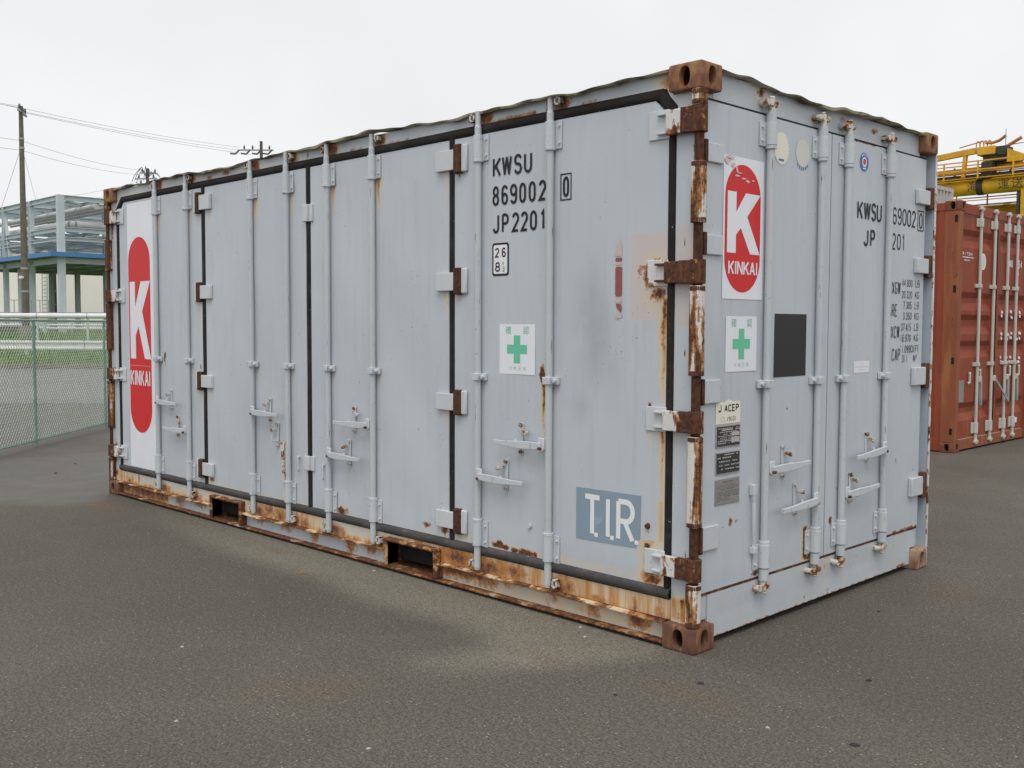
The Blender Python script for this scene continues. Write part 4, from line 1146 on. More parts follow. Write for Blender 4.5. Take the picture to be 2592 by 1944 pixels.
# height plate
def rrect(a0, a1, b0, b1, r, n=5):
    o = []
    for cx, cy, s in ((a1 - r, b1 - r, 0), (a0 + r, b1 - r, 90), (a0 + r, b0 + r, 180), (a1 - r, b0 + r, 270)):
        o += [(cx + r * math.cos(rad(s + 90 * i / n)), cy + r * math.sin(rad(s + 90 * i / n))) for i in range(n + 1)]
    return o
hp = poly(SIDE, rrect(-1.331, -1.207, 1.711, 1.882, .016), DS, 'height_sticker', 'print_black', K)
poly(SIDE, rrect(-1.320, -1.218, 1.722, 1.871, .010), DS - .0008, 'sticker_field', 'print_white', hp)
for ch, a0, a1, za, zb, w in (('2', -1.309, -1.277, 1.806, 1.857, .008), ('.', -1.273, -1.263, 1.806, 1.816, .008), ('6', -1.258, -1.228, 1.806, 1.857, .008), ('8', -1.308, -1.270, 1.732, 1.783, .008), ('1', -1.255, -1.240, 1.763, 1.781, .003), ('2', -1.253, -1.237, 1.731, 1.749, .003), ('-', -1.258, -1.233, 1.754, 1.758, .002)):
    b = B(); glyph(b, ch, a0, a1, za, zb, w, SIDE, DS - .0016); b.build('figure', 'print_black', hp, fix=False)
# confirmation stickers
def confirm(fn, a0, a1, b0, b1, d, e, ax):
    s = quad(fn, a0, a1, b0, b1, d, 'confirmation_sticker', 'sticker_white', K)
    w, h = a1 - a0, b1 - b0
    f = lambda u, v: (a0 + u * w, b0 + v * h)
    cr = [(.41, .22), (.59, .22), (.59, .41), (.78, .41), (.78, .59), (.59, .59), (.59, .775), (.41, .775), (.41, .59), (.22, .59), (.22, .41), (.41, .41)]
    poly(fn, [f(*p) for p in cr], d + e, 'green_cross', 'sticker_green', s)
    for ch, u in (('確', .17), ('認', .67)):
        cjk('ideograph', ch, 'sticker_green', s, .044, fn(*f(u, .815), d + e), ax, (0, 0, 1))
    for ch, u in zip('川崎近海', (.27, .40, .53, .66)):
        cjk('ideograph', ch, 'sticker_green_faded', s, .022, fn(*f(u, .09), d + e), ax, (0, 0, 1))
confirm(SIDE, -1.274, -1.016, 1.201, 1.460, DS, -.0008, (1, 0, 0))
confirm(END, .271, .531, 1.244, 1.499, DE, .0008, (0, 1, 0))
# white strips with the red lozenge
KP = [(0, 0), (0, 1), (.262, 1), (.262, .675), (.545, 1), (1, 1), (.595, .615), (1, 0), (.70, 0), (.405, .42), (.262, .30), (.262, 0)]
def logo(fn, d, e, sheet_, oval, kbox, name_box, wt, split=None):
    s = quad(fn, *sheet_, d, 'logo_sticker', 'sticker_white', K)
    a0, a1, b0, b1 = oval; r = (a1 - a0) / 2; cx = (a0 + a1) / 2
    ry = r * 1.02
    pts = [(cx + r * math.cos(rad(t)), b1 - ry + ry * math.sin(rad(t))) for t in range(0, 181, 6)] + [(cx + r * math.cos(rad(t)), b0 + ry + ry * math.sin(rad(t))) for t in range(180, 361, 6)]
    poly(fn, pts, d + e, 'red_lozenge', 'sticker_red', s)
    k0, k1, l0, l1 = kbox
    poly(fn, [(k0 + u * (k1 - k0), l0 + v * (l1 - l0)) for u, v in KP], d + 2 * e, 'logo_letter', 'sticker_white', s)
    n0, n1, m0, m1 = name_box
    tot = 6 * 1.0 - 2 * .62; u = (n1 - n0) / tot; x = n0
    for ch in 'KINKAI':
        wd = u * (.38 if ch == 'I' else 1.0)
        b = B(); glyph(b, ch, x, x + (wd * .9 if ch != 'I' else wd * .8), m0, m1, wt, fn, d + 2 * e); b.build('logo_letter', 'sticker_white', s, fix=False)
        x += wd
    return s
lg = logo(SIDE, DS, -.0008, (-5.694, -5.175, .272, 2.440), (-5.684, -5.290, .563, 2.160), (-5.660, -5.290, 1.170, 1.800), (-5.672, -5.305, .945, 1.080), .0165)
quad(SIDE, -5.684, -5.290, 1.112, 1.115, DS - .0016, 'sheet_seam', 'sticker_pink', lg)
lg = logo(END, DE, .0008, (.236, .572, 1.577, 2.222), (.250, .545, 1.608, 2.190), (.268, .542, 1.786, 2.063), (.281, .530, 1.686, 1.754), .0105)
b = B()                                             # torn top edge of this sticker
for u, v, sx, sz in ((.262, 2.195, .03, .02), (.31, 2.18, .018, .014), (.34, 2.165, .012, .02), (.29, 2.213, .05, .009), (.345, 2.135, .022, .006), (.395, 2.128, .022, .005), (.43, 2.118, .02, .008), (.475, 2.125, .012, .006), (.36, 2.15, .03, .004)):
    n = 9; ph = random.random() * 6
    b.add([END(u + sx * math.cos(2 * math.pi * i / n) * random.uniform(.5, 1.1), v + sz * math.sin(2 * math.pi * i / n) * random.uniform(.5, 1.1), DE + .0026) for i in range(n)], [tuple(range(n))])
o = b.build('torn_patch', 'sticker_torn', lg, fix=False); o["kind"] = 'stuff'
# T.I.R. plate
tp = poly(SIDE, [(-.731, .411), (-.357, .420), (-.357, .452), (-.335, .462), (-.331, .668), (-.731, .665)], DS, 'customs_panel', 'sticker_grey_blue', K)
for ch, a0, a1 in (('T', -.685, -.569), ('I', -.541, -.517), ('R', -.478, -.366)):
    b = B(); glyph(b, ch, a0, a1, .436, .640, .0255 if ch != 'I' else .0239, SIDE, DS - .0008); b.build('painted_letter', 'print_white', tp, fix=False)
for a in (-.613, -.514, -.366):
    quad(SIDE, a, a + .022, .436, .456, DS - .0008, 'painted_dot', 'print_white', tp)
# remains of old lettering on the near door
for za, zb, mat, tip in ((1.795, 1.853, 'old_pink_paint', 1), (1.752, 1.770, 'old_red_paint', 0), (1.590, 1.728, 'old_red_paint', 0), (1.514, 1.556, 'old_red_paint', 2), (1.487, 1.512, 'old_pink_paint', 0), (1.560, 1.585, 'old_pink_paint', 0), (1.735, 1.750, 'old_pink_paint', 0)):
    if tip == 1: pts = [(-.503, za - .018), (-.457, za - .018), (-.459, za + .03), (-.470, zb), (-.492, za + .03)]
    elif tip == 2: pts = [(-.494, zb), (-.462, zb - .002), (-.457, za + .02), (-.463, za), (-.478, za + .012), (-.490, za + .026)]
    else: pts = rrect(-.498, -.457, za, zb, min(.010, (zb - za) / 2.1), 3)
    poly(SIDE, pts, DS, 'old_mark', mat, K)

# door end: number, code
def row(s, a0, pitch, cw, za, zb, w, mat='print_black'):
    letters([(s, [(a0 + i * pitch, a0 + i * pitch + cw * (.8 if c == '1' else 1)) for i, c in enumerate(s)], za, zb)], END, DE, mat, w)
letters([('KWSU', [(1.511, 1.575), (1.586, 1.664), (1.675, 1.729), (1.738, 1.797)], 2.030, 2.130), ('JP', [(1.592, 1.645), (1.668, 1.724)], 1.889, 1.984)], END, DE, 'print_black', .0135)
row('869002', 1.872, .0625, .052, 2.031, 2.130, .0115)
letters([('0', [(2.284, 2.330)], 2.030, 2.124)], END, DE, 'print_black', .0115)
ring(END, 2.264, 2.347, 2.016, 2.137, .007, DE, 'number_frame', 'print_black', K)
row('2201', 1.867, .0645, .050, 1.889, 1.984, .0115)
def small(name, s, a0, za, h, pitch, cw, w, mat='print_black', parent=K, d=None):
    b = B(); text(b, s, a0, za, h, pitch, cw, w, END, d if d is not None else DE)
    o = b.build(name, mat, parent, fix=False); o["kind"] = 'stuff'
    return o
for s, a0, za, n1, zu, n2, zl, u1, u2 in (('MAXGW', 1.872, 1.640, '44.800', 1.685, '20.320', 1.618, 'LB', 'KG'), ('TARE', 1.876, 1.512, '7.385', 1.557, '3.350', 1.494, 'LB', 'KG'),
                                 ('MAXCW', 1.872, 1.388, '37.415', 1.430, '16.970', 1.366, 'LB', 'KG'), ('CU.CAP', 1.872, 1.258, '1.099', 1.302, '31.1', 1.246, 'CU.FT', 'M3')):
    small('weight_print', s, a0, za, .070, .0385, .030, .0060)
    x0 = 2.076 if len(n1) == 6 else 2.100
    small('weight_print', n1, x0, zu, .043, .0265, .0205, .0042); small('weight_print', n2, x0, zl, .043, .0265, .0205, .0042)
    ux = 2.252 if len(u1) == 2 else 2.212
    small('weight_print', u1, ux, zu, .043, .0325 if len(u1) == 2 else .025, .0255 if len(u1) == 2 else .020, .0042); small('weight_print', u2[:1] if u2 == 'M3' else u2, 2.252, zl, .043, .0325, .0255, .0042)
b = B(); text(b, '3', 2.286, 1.272, .018, .02, .012, .003, END, DE); b.build('weight_print', 'print_black', K, fix=False)
# discs, black panel, labels
def disc(cy, cz, ry, rz, mat, name, parent, d, n=28):
    return poly(END, [(cy + ry * math.cos(2 * math.pi * i / n), cz + rz * math.sin(2 * math.pi * i / n)) for i in range(n)], d, name, mat, parent)
dk = disc(.724, 2.306, .068, .076, 'sticker_cream', 'round_sticker', K, DE)
b = B()
for i in range(22):
    a = rad(60 - i * 14)
    if -100 < math.degrees(a) < 80:
        b.add([END(.724 + r_ * math.cos(a + da), 2.306 + r_ * 1.08 * math.sin(a + da), DE + .0004) for r_, da in ((.071, -.05), (.071, .05), (.076, .05), (.076, -.05))], [(0, 1, 2, 3)])
o = b.build('round_print', 'sticker_cream', dk, fix=False); o["kind"] = 'stuff'
quad(END, .700, .748, 2.246, 2.256, DE + .0008, 'label_line', 'sticker_blue', dk)
dk = disc(.925, 2.307, .066, .068, 'sticker_cream_grey', 'round_sticker', K, DE)
for i in range(6):
    a = rad(-130 + i * 16); quad(END, .925 + .075 * math.cos(a) - .004, .925 + .075 * math.cos(a) + .004, 2.307 + .078 * math.sin(a) - .007, 2.307 + .078 * math.sin(a) + .007, DE, 'label_mark', 'sticker_blue', dk)
dk = disc(1.577, 2.339, .050, .050, 'sticker_blue', 'round_sticker', K, DE)
disc(1.577, 2.338, .026, .026, 'sticker_white', 'round_core', dk, DE + .0008); disc(1.577, 2.340, .017, .017, 'sticker_red', 'round_core', dk, DE + .0016)
quad(END, 1.560, 1.594, 2.300, 2.307, DE + .0008, 'label_line', 'sticker_white', dk)
for i in range(5):
    a = rad(50 + i * 20); quad(END, 1.577 + .040 * math.cos(a) - .003, 1.577 + .040 * math.cos(a) + .003, 2.339 + .040 * math.sin(a) - .005, 2.339 + .040 * math.sin(a) + .005, DE + .0008, 'label_mark', 'sticker_white', dk)
quad(END, .690, .994, 1.206, 1.514, DE, 'black_panel', 'sticker_black', K)
wl_ = quad(END, 1.508, 1.688, 1.202, 1.266, DE, 'white_label', 'sticker_white', K)
for z, a0, a1 in ((1.248, 1.590, 1.610), (1.232, 1.520, 1.676), (1.217, 1.570, 1.625)):
    b = B()
    x = a0
    while x < a1:
        w_ = random.uniform(.004, .012); b.add([END(x, z, DE + .0008), END(x + w_, z, DE + .0008), END(x + w_, z + .003, DE + .0008), END(x, z + .003, DE + .0008)], [(0, 1, 2, 3)]); x += w_ + .004
    o = b.build('label_print', 'plate_print', wl_, fix=False); o["kind"] = 'stuff'
ac = quad(END, .200, .402, 1.008, 1.108, DE, 'examination_label', 'sticker_cream', K)
disc(.304, 1.106, .030, .012, 'sticker_cream', 'label_tab', ac, DE - .0004)
small('label_print', 'J ACEP', .220, 1.062, .034, .031, .026, .0058, 'print_black', ac, DE + .0008)
small('label_print', '/9101', .290, 1.018, .022, .0175, .013, .0026, 'print_black', ac, DE + .0008)
b = B(); stroke(b, arc(.258, 1.029, .013, .011, 0, 360, 16), .0025, END, DE + .0008); b.build('label_ring', 'plate_print', ac, fix=False)
# the three makers' plates
def plate(z0_, z1_, mat, pmat, seed, dense):
    r = random.Random(seed)
    b = B(); b.box(XD, XD + .0030, .203, .403, z0_, z1_); p = b.build('maker_plate', 'plate_frame' if mat != 'plate_grey' else 'plate_grey', K, bev=.0015)
    quad(END, .209, .397, z0_ + .006, z1_ - .006, XD + .0038, 'plate_field', mat, p)
    b = B(); z = z1_ - .016
    while z > z0_ + .014:
        a = .216 + r.choice((0, 0, .02, .03)); hh = r.choice((.0035, .005)) if dense else .0055
        stop = .390 - r.choice((0, 0, .02, .05))
        while a < stop:
            w_ = r.uniform(.005, .016)
            if r.random() < .85: b.add([END(a, z, XD + .0046), END(a + w_, z, XD + .0046), END(a + w_, z + hh, XD + .0046), END(a, z + hh, XD + .0046)], [(0, 1, 2, 3)])
            a += w_ + .004
        z -= hh + (.0045 if dense else r.choice((.008, .012, .028)))
    o = b.build('plate_print', pmat, p, fix=False); o["kind"] = 'stuff'
    return p
p = plate(.900, 1.002, 'plate_dark', 'plate_print', 1, True)
for a0, a1, za, zb in ((.325, .392, .950, .968), (.325, .392, .920, .944), (.250, .330, .978, .984), (.392, .396, .972, .992)):
    quad(END, a0, a1, za, zb, XD + .0052, 'plate_box', 'plate_print', p)
plate(.776, .880, 'plate_dark', 'plate_print', 5, False)
plate(.637, .755, 'plate_grey', 'plate_print_dark', 9, True)
# ================================================================== RED-BROWN CONTAINER BEHIND
RX, RY, RH, RL = -2.12, 8.15, 2.896, 6.058
Q = empty('red_container', (RX, RY, 0), 'rust-red high container with cream locking bars and horizontally ribbed doors', 'container')
for cx, sx in ((0, 1), (-RL, -1)):
    for cy, sy in ((0, -1), (WC, 1)):
        for top in (0, 1):
            casting(Q, cx, cy, RH - .118 if top else 0, sx, sy, 'casting_red')
b = B(); b.box(-RL + .06, -.14, .06, WC - .06, .15, RH - .05); b.build('inner_body', 'dark_interior', Q)
b = B(); b.box(-RL + .1, -.1, .02, WC - .02, RH - .045, RH - .02); b.build('roof_panel', 'red_paint', Q)
for yy in (0.004, WC - .104):
    for xx in (-.176, -RL + .004):
        b = B(); b.box(xx, xx + .172, yy, yy + .100, .118, RH - .118)
        p = b.build('corner_post', 'red_post_paint', Q, bev=.006)
        if yy < .1 and xx > -1:
            for za, zb in ((2.650, 2.730), (1.850, 1.930), (1.030, 1.105), (.215, .285)):
                b = B(); b.box(-.062, -.030, .000, .012, za, zb); b.build('hinge_slot', 'dark_interior', p)
# side wall, upright ribs
b = B(); xs = []
x = -.176
while x > -RL + .18:
    xs += [(x, .012), (x - .07, .012), (x - .138, .048), (x - .208, .048)]; x -= .278
xs.append((-RL + .176, .012))
vs = []
for X_, Y_ in xs: vs += [(X_, Y_, .16), (X_, Y_, RH - .10)]
b.add(vs, [(2 * i, 2 * i + 2, 2 * i + 3, 2 * i + 1) for i in range(len(xs) - 1)]); b.build('side_wall', 'red_paint', Q, fix=False)
b = B(); b.box(-RL + .178, -.178, .006, .07, RH - .105, RH - .03); b.build('top_rail', 'red_paint', Q)
b = B(); b.box(-RL + .178, -.178, .010, .07, .015, .165); b.build('bottom_rail', 'red_paint', Q)
b = B(); b.box(-.09, -.030, .163, WC - .163, RH - .135, RH - .018); b.build('end_header', 'red_paint', Q, bev=.005)
b = B(); b.box(-.09, -.022, .163, WC - .163, .020, .138); b.build('end_sill', 'red_post_paint', Q, bev=.005)
CH = [(2.584, 2.372), (1.862, 1.647), (1.600, 1.371), (1.294, 1.094), (.568, .355)]
for y0_, y1_ in ((.106, 1.175), (1.290, WC - .106)):
    pf_ = [(2.755, 0)]
    for zt, zb in CH: pf_ += [(zt, 0), (zt - .065, 1), (zb + .09, 1), (zb, 0)]
    pf_.append((.145, 0))
    b = B(); vs = []
    for z, k in pf_:
        for yy, kk in ((y0_, 0), (y0_ + .06, 0), (y0_ + .09, 1), (y1_ - .09, 1), (y1_ - .06, 0), (y1_, 0)):
            vs.append((-.045 - .036 * k * kk, yy, z))
    n = len(pf_)
    b.add(vs, [(i * 6 + j, i * 6 + j + 1, (i + 1) * 6 + j + 1, (i + 1) * 6 + j) for i in range(n - 1) for j in range(5)])
    b.build('end_door', 'red_paint', Q, fix=False)
b = B(); b.box(-.12, -.050, 1.17, 1.295, .14, 2.76); b.build('gasket', 'gasket_rubber', Q)
b = B(); b.box(-.08, -.046, .165, WC - .165, 2.7545, 2.7615); b.build('gasket', 'galvanised', Q)
b = B(); b.box(-.08, -.046, .165, WC - .165, .1385, .1445); b.build('gasket', 'bar_cream', Q)
for i, yb in enumerate((.665, 1.115, 1.555, 1.875)):
    b = B(); b.cyl((-.018, yb, .09), (-.018, yb, 2.83), .019, n=12)
    bar = b.build('locking_bar', 'bar_cream', Q)
    for zz in (2.845, .085):
        b = B(); b.box(-.040, .008, yb - .055, yb + .045, zz - .012, zz + .012); b.cyl((-.018, yb, zz - .03), (-.018, yb, zz + .03), .026, n=10); b.build('cam', 'bar_cream', bar, bev=.003)
    for zt, zb in ((2.735, 2.635), (.315, .185)):
        b = B(); b.cyl((-.018, yb, zb), (-.018, yb, zt), .030, n=12); b.box(-.044, -.030, yb - .085, yb + .035, zb, zt); b.build('bar_guide', 'bar_cream', bar, bev=.003)
    for zz in (1.94, 1.010):
        b = B(); b.box(-.046, .006, yb - .030, yb + .028, zz - .022, zz + .022); b.box(-.046, -.020, yb - .085, yb - .028, zz - .022, zz + .022); b.build('bar_clamp', 'bar_cream', bar, bev=.003)
    b = B(); s = 1
    b.box(-.012, .010, yb + .015, yb + .085, .795, .865)
    b.build('handle_hub', 'bar_cream', bar, bev=.003)
    b = B()
    if i == 1: b.obar((.004, yb + .065, .83), (.030, yb + .46, .53), .012, .030)
    else: b.obar((.004, yb + .055, .82), (.006, yb + .065, .52), .030, .034, (0, 1, 0))
    b.build('handle', 'galvanised', bar, bev=.003)
for yy, zz in ((.44, .85), (.755, .88), (1.73, .90), (2.05, .90)):
    b = B(); b.tube([(-.03, yy - .02, zz - .06), (-.02, yy + .01, zz - .05), (-.02, yy + .015, zz + .04), (-.03, yy + .035, zz + .065)], .014, 6); b.build('handle_catch', 'bar_cream', Q)
dq = -.0435
REND = lambda a, z, d: (d, a, z)
b = B(); b.add([REND(.125, .575, dq), REND(.345, .575, dq), REND(.345, .832, dq), REND(.125, .832, dq)], [(0, 1, 2, 3)]); b.build('data_plate', 'plate_grey', Q, fix=False)
for i, ch in enumerate('TRITON'):
    b = B(); glyph(b, ch, .130 + i * .061, .130 + i * .061 + .048, 2.286, 2.324, .0085, REND, dq); b.build('painted_letter', 'print_white', Q, fix=False)
for a0, a1, z, h in ((.092, .53, 2.258, .012), (.25, .385, 2.224, .012)):
    b = B(); a = a0
    while a < a1:
        w_ = random.uniform(.015, .035); b.add([REND(a, z, dq), REND(a + w_, z, dq), REND(a + w_, z + h, dq), REND(a, z + h, dq)], [(0, 1, 2, 3)]); a += w_ + .006
    o = b.build('small_print', 'print_white', Q, fix=False); o["kind"] = 'stuff'
n = 24
ov = B(); ov.add([REND(.825 + .085 * math.cos(2 * math.pi * i / n), 2.235 + .100 * math.sin(2 * math.pi * i / n), dq) for i in range(n)], [tuple(range(n))])
ov = ov.build('round_sticker', 'sticker_cream', Q, fix=False)
b = B(); b.add([REND(.825 + .058 * math.cos(2 * math.pi * i / n), 2.235 + .074 * math.sin(2 * math.pi * i / n), dq + .001) for i in range(n)], [tuple(range(n))]); b.build('round_core', 'sticker_cream_grey', ov, fix=False)
for s_, a0, z, h, p_, cw in (('TTNU', 1.56, 2.205, .100, .062, .048), ('254', 1.93, 2.205, .100, .068, .052), ('22', 1.90, 2.07, .090, .068, .052)):
    for i, ch in enumerate(s_):
        b = B(); glyph(b, ch, a0 + i * p_, a0 + i * p_ + cw, z, z + h, .014, REND, dq); b.build('painted_letter', 'print_white', Q, fix=False)
for z in (1.63, 1.36, 1.06):
    b = B(); rr_ = random.Random(int(z * 100))
    for a0 in (1.42, 1.62, 1.74, 1.93, 2.06):
        for k in range(2):
            a = a0 + rr_.uniform(0, .05); zz = z - k * .055 + rr_.uniform(-.01, .01); w_ = rr_.uniform(.04, .09)
            b.add([REND(a, zz, dq), REND(a + w_, zz - .012, dq), REND(a + w_, zz + .022, dq), REND(a, zz + .034, dq)], [(0, 1, 2, 3)])
    o = b.build('small_print', 'print_white', Q, fix=False); o["kind"] = 'stuff'
b = B(); b.add([REND(2.03, .225, dq), REND(2.11, .225, dq), REND(2.11, .292, dq), REND(2.03, .292, dq)], [(0, 1, 2, 3)]); b.build('white_label', 'print_white', Q, fix=False)

# ================================================================== grey ribbed containers stacked further back
for lv in (0, 1):
    G_ = empty('grey_container', (-8.75, 24.40, lv * 2.591), 'rusty grey ribbed container, %s of the stack behind the red one' % ('upper' if lv else 'lower'), 'container', 'stacked grey containers')
    b = B(); b.box(-6.0, -.06, -2.40, -.04, .06, 2.56); b.build('inner_body', 'dark_interior', G_)
    for zz, h in ((2.49, .10), (0, .14)):
        b = B(); b.box(-.07, 0, -2.30, -.14, zz, zz + h); b.build('end_rail', 'grey_corrugated_paint', G_)
        b = B(); b.box(-5.9, -.14, -.07, 0, zz, zz + h); b.build('side_rail', 'grey_corrugated_paint', G_)
    for yy in (-2.438, -.14):
        for xx in (-.14, -6.058):
            b = B(); b.box(xx, xx + .14, yy, yy + .14, 0, 2.591); b.build('corner_post', 'grey_corrugated_paint', G_, bev=.008)
    ys = []; y = -2.298
    while y < -.30: ys += [(y, 0), (y + .07, 0), (y + .105, 1), (y + .175, 1)]; y += .21
    ys.append((-.14, 0))
    b = B(); vs = []
    for Y_, k in ys: vs += [(-.012 - .045 * k, Y_, .14), (-.012 - .045 * k, Y_, 2.49)]
    b.add(vs, [(2 * i, 2 * i + 2, 2 * i + 3, 2 * i + 1) for i in range(len(ys) - 1)]); b.build('end_wall', 'grey_corrugated_paint', G_, fix=False)
    b = B(); b.box(-5.95, -.1, -2.35, -.06, 2.565, 2.585); b.build('roof_panel', 'grey_corrugated_paint', G_)

# ================================================================== YELLOW GANTRY CRANE
CR = empty('gantry_crane', (-19.3, 59.7, 0), 'yellow gantry crane with tubular girders and black lettering', 'crane')
def cr(x, y, z): return (x, y, z)
gz = 9.85
for gy in (0, 7.0):
    gz = 9.85 if gy == 0 else 9.05
    b = B(); b.cyl((-26, gy, gz), (22, gy, gz), .47, n=28); gi = b.build('girder', 'crane_yellow', CR)
    for gx in (-2.02, 1.0, 4.2) if gy == 0 else (-3, 3):
        b = B(); b.cyl((gx - (.19 if gx < 0 else .05), gy, gz), (gx + (.19 if gx < 0 else .05), gy, gz), .50, n=28); b.build('girder_band', 'crane_dark' if gx < 0 and gy == 0 else 'crane_yellow', gi)
    # walkway and rails
    b = B(); b.box(-26, 22, gy - .75, gy - .30, gz + .46, gz + .50); wk = b.build('walkway', 'crane_yellow', CR)
    for zz in (.95, 1.45):
        b = B(); b.obar((-26, gy - .72, gz + zz), (22, gy - .72, gz + zz), .06, .07); b.build('walkway_rail', 'crane_yellow', wk)
        b = B(); b.obar((-26, gy + .70, gz + zz), (22, gy + .70, gz + zz), .06, .06); b.build('walkway_rail', 'crane_yellow', wk)
    for k in range(-13, 12):
        b = B(); b.box(k * 2 - .04, k * 2 + .04, gy - .76, gy - .68, gz + .40, gz + 1.48); b.build('rail_post', 'crane_yellow', wk)
    for lx in (0.35, -22.0, 20.0):
        b = B(); b.box(lx - .05, lx + .75, gy - .30, gy + .30, .5, gz - .30); lg_ = b.build('leg', 'crane_yellow', CR, bev=.02)
        b = B(); b.box(lx - .30, lx - .12, gy - .2, gy + .2, 1.0, gz - .35); b.build('cable_tray', 'crane_dark', lg_)
for lx in (.70, -21.65, 20.35):
    b = B(); b.box(lx - .4, lx + .4, -1.2, 8.2, .25, .75); wb = b.build('wheel_beam', 'crane_yellow', CR, bev=.03)
    for yy in (-.7, .4, 6.6, 7.7):
        b = B(); b.cyl((lx - .2, yy, .25), (lx + .2, yy, .25), .25, n=16); b.build('wheel', 'crane_dark', wb)
gz = 9.85
for gx, ch in ((-2.72, '海'), (-.95, '運'), (-.18, '送'), (.62, '(株')):
    cjk('ideograph', ch, 'crane_print', CR, .66, (gx, 0, gz - .24), (1, 0, 0), (0, 0, 1), (.482, gz))
# hoist trolley on the girders
tr = B(); tr.box(-5.6, 2.2, .1, 6.9, gz + .62, gz + .80); tr = tr.build('trolley_deck', 'crane_dark', CR)
b = B(); b.box(-2.3, -1.25, -.2, 1.2, 11.70, 12.20); b.build('motor_house', 'crane_yellow', tr, bev=.03)
b = B(); b.box(-2.0, -.4, 0, 2, 11.3, 11.69); b.build('machinery', 'crane_dark', tr)
b = B(); b.box(-1.22, -.62, -.1, 1.0, 11.6, 12.15); b.build('winch', 'crane_dark', tr, bev=.05)
b = B(); b.cyl((-.95, .2, 12.0), (.1, .2, 12.55), .10, n=10); b.build('cable_drum', 'crane_orange', tr)
b = B(); b.obar((-7.6, 0, 11.55), (-2.42, 0, 12.02), .3, .34); b.build('frame_beam', 'crane_yellow', tr)
b = B(); b.obar((-3.12, 0, 10.5), (-3.02, 0, 11.8), .26, .20); b.build('frame_post', 'crane_yellow', tr)
b = B(); b.prism([(-.55, 11.15), (1.2, 11.15), (-.55, 11.95)], SIDE, -.2, .1); b.build('frame_gusset', 'crane_yellow', tr)
b = B(); b.obar((-3.4, 0, 12.3), (-2.0, 0, 12.55), .05, .06); b.build('boom_rod', 'crane_orange', tr)
for k in range(4):
    b = B(); x0 = -2.45 + k * .22; b.tube([(x0, .1, 12.1), (x0 + .02, .1, 12.5), (x0 + .10, .1, 12.6), (x0 + .2, .1, 12.5), (x0 + .22, .1, 12.1)], .03, 6); b.build('hose_loop', 'crane_orange', tr)
b = B(); b.tube([(-1.9, .1, 12.45), (-1.5, .1, 12.40), (-1.1, .1, 12.5), (-.75, .1, 12.75)], .09, 8); b.build('hose', 'crane_orange', tr)
b = B(); b.cyl((-.72, 0, 12.1), (-.72, 0, 13.1), .025, n=6); b.build('aerial', 'galvanised', tr)
b = B(); b.obar((-.6, .3, 12.2), (6, .3, 12.62), .04, .04); b.build('stay_rope', 'crane_orange', tr)
for k, x0 in enumerate((.85, 1.35, 2.1)):
    b = B(); b.box(x0, x0 + .25, .1, .5, 11.6 + .05 * k, 12.2 + .1 * k); b.build('rope_block', 'crane_orange', tr, bev=.04)
for k, (za, zb, yy) in enumerate(((10.62, 10.80, -.5), (10.75, 10.95, 0), (11.0, 11.12, .6), (10.48, 10.52, 1.5), (11.25, 11.2, 2.5), (10.9, 10.7, 4.5), (11.35, 11.5, 6.5))):
    b = B(); b.obar((-8.5, yy, za), (4.5, yy, zb), .12, .10 + .03 * (k % 3)); b.build('conduit', 'crane_yellow' if k % 3 else 'crane_orange', tr)
for k in range(16):
    b = B(); x0 = -8.2 + k * .78; yy = (k % 4) * 1.6; b.obar((x0, yy, 10.35), (x0 + (.4 if k % 3 == 0 else 0), yy, 11.35), .10, .08); b.build('frame_post', 'crane_yellow' if k % 5 else 'crane_dark', tr)
b = B(); b.box(-1.95, -1.35, -.4, .5, 10.35, 11.25); b.build('cable_box', 'crane_dark', tr, bev=.03)
b = B(); b.box(.1, .9, 1.0, 2.2, 10.6, 11.35); b.build('cable_box', 'crane_yellow', tr, bev=.03)

# ================================================================== CHAIN-LINK FENCE
FD = (Vector((-11.465, 2.286, 0)) - Vector((-9.936, .801, 0))).normalized(); FN = Vector((-FD.y, FD.x, 0))
sp = (Vector((-11.465, 2.286, 0)) - Vector((-9.936, .801, 0))).length
F0 = Vector((-9.936, .801, 0)) - FD * sp
FE = empty('chain_link_fence', F0, 'low green chain-link fence along the edge of the yard', 'fence')
def fp(s, z, o=0.0): return FD * s + FN * o + Vector((0, 0, z))
for k in range(4):
    b = B(); b.cyl(fp(k * sp, 0), fp(k * sp, 1.50), .018, n=10); b.cyl(fp(k * sp, 1.50), fp(k * sp, 1.512), .026, .014, n=10); b.build('fence_post', 'fence_green', FE)
for z in (1.495, .075):
    for k in range(3):
        b = B(); b.cyl(fp(k * sp + .028, z), fp((k + 1) * sp - .028, z), .012 if z > 1 else .011, n=8); b.build('fence_rail', 'fence_green', FE)
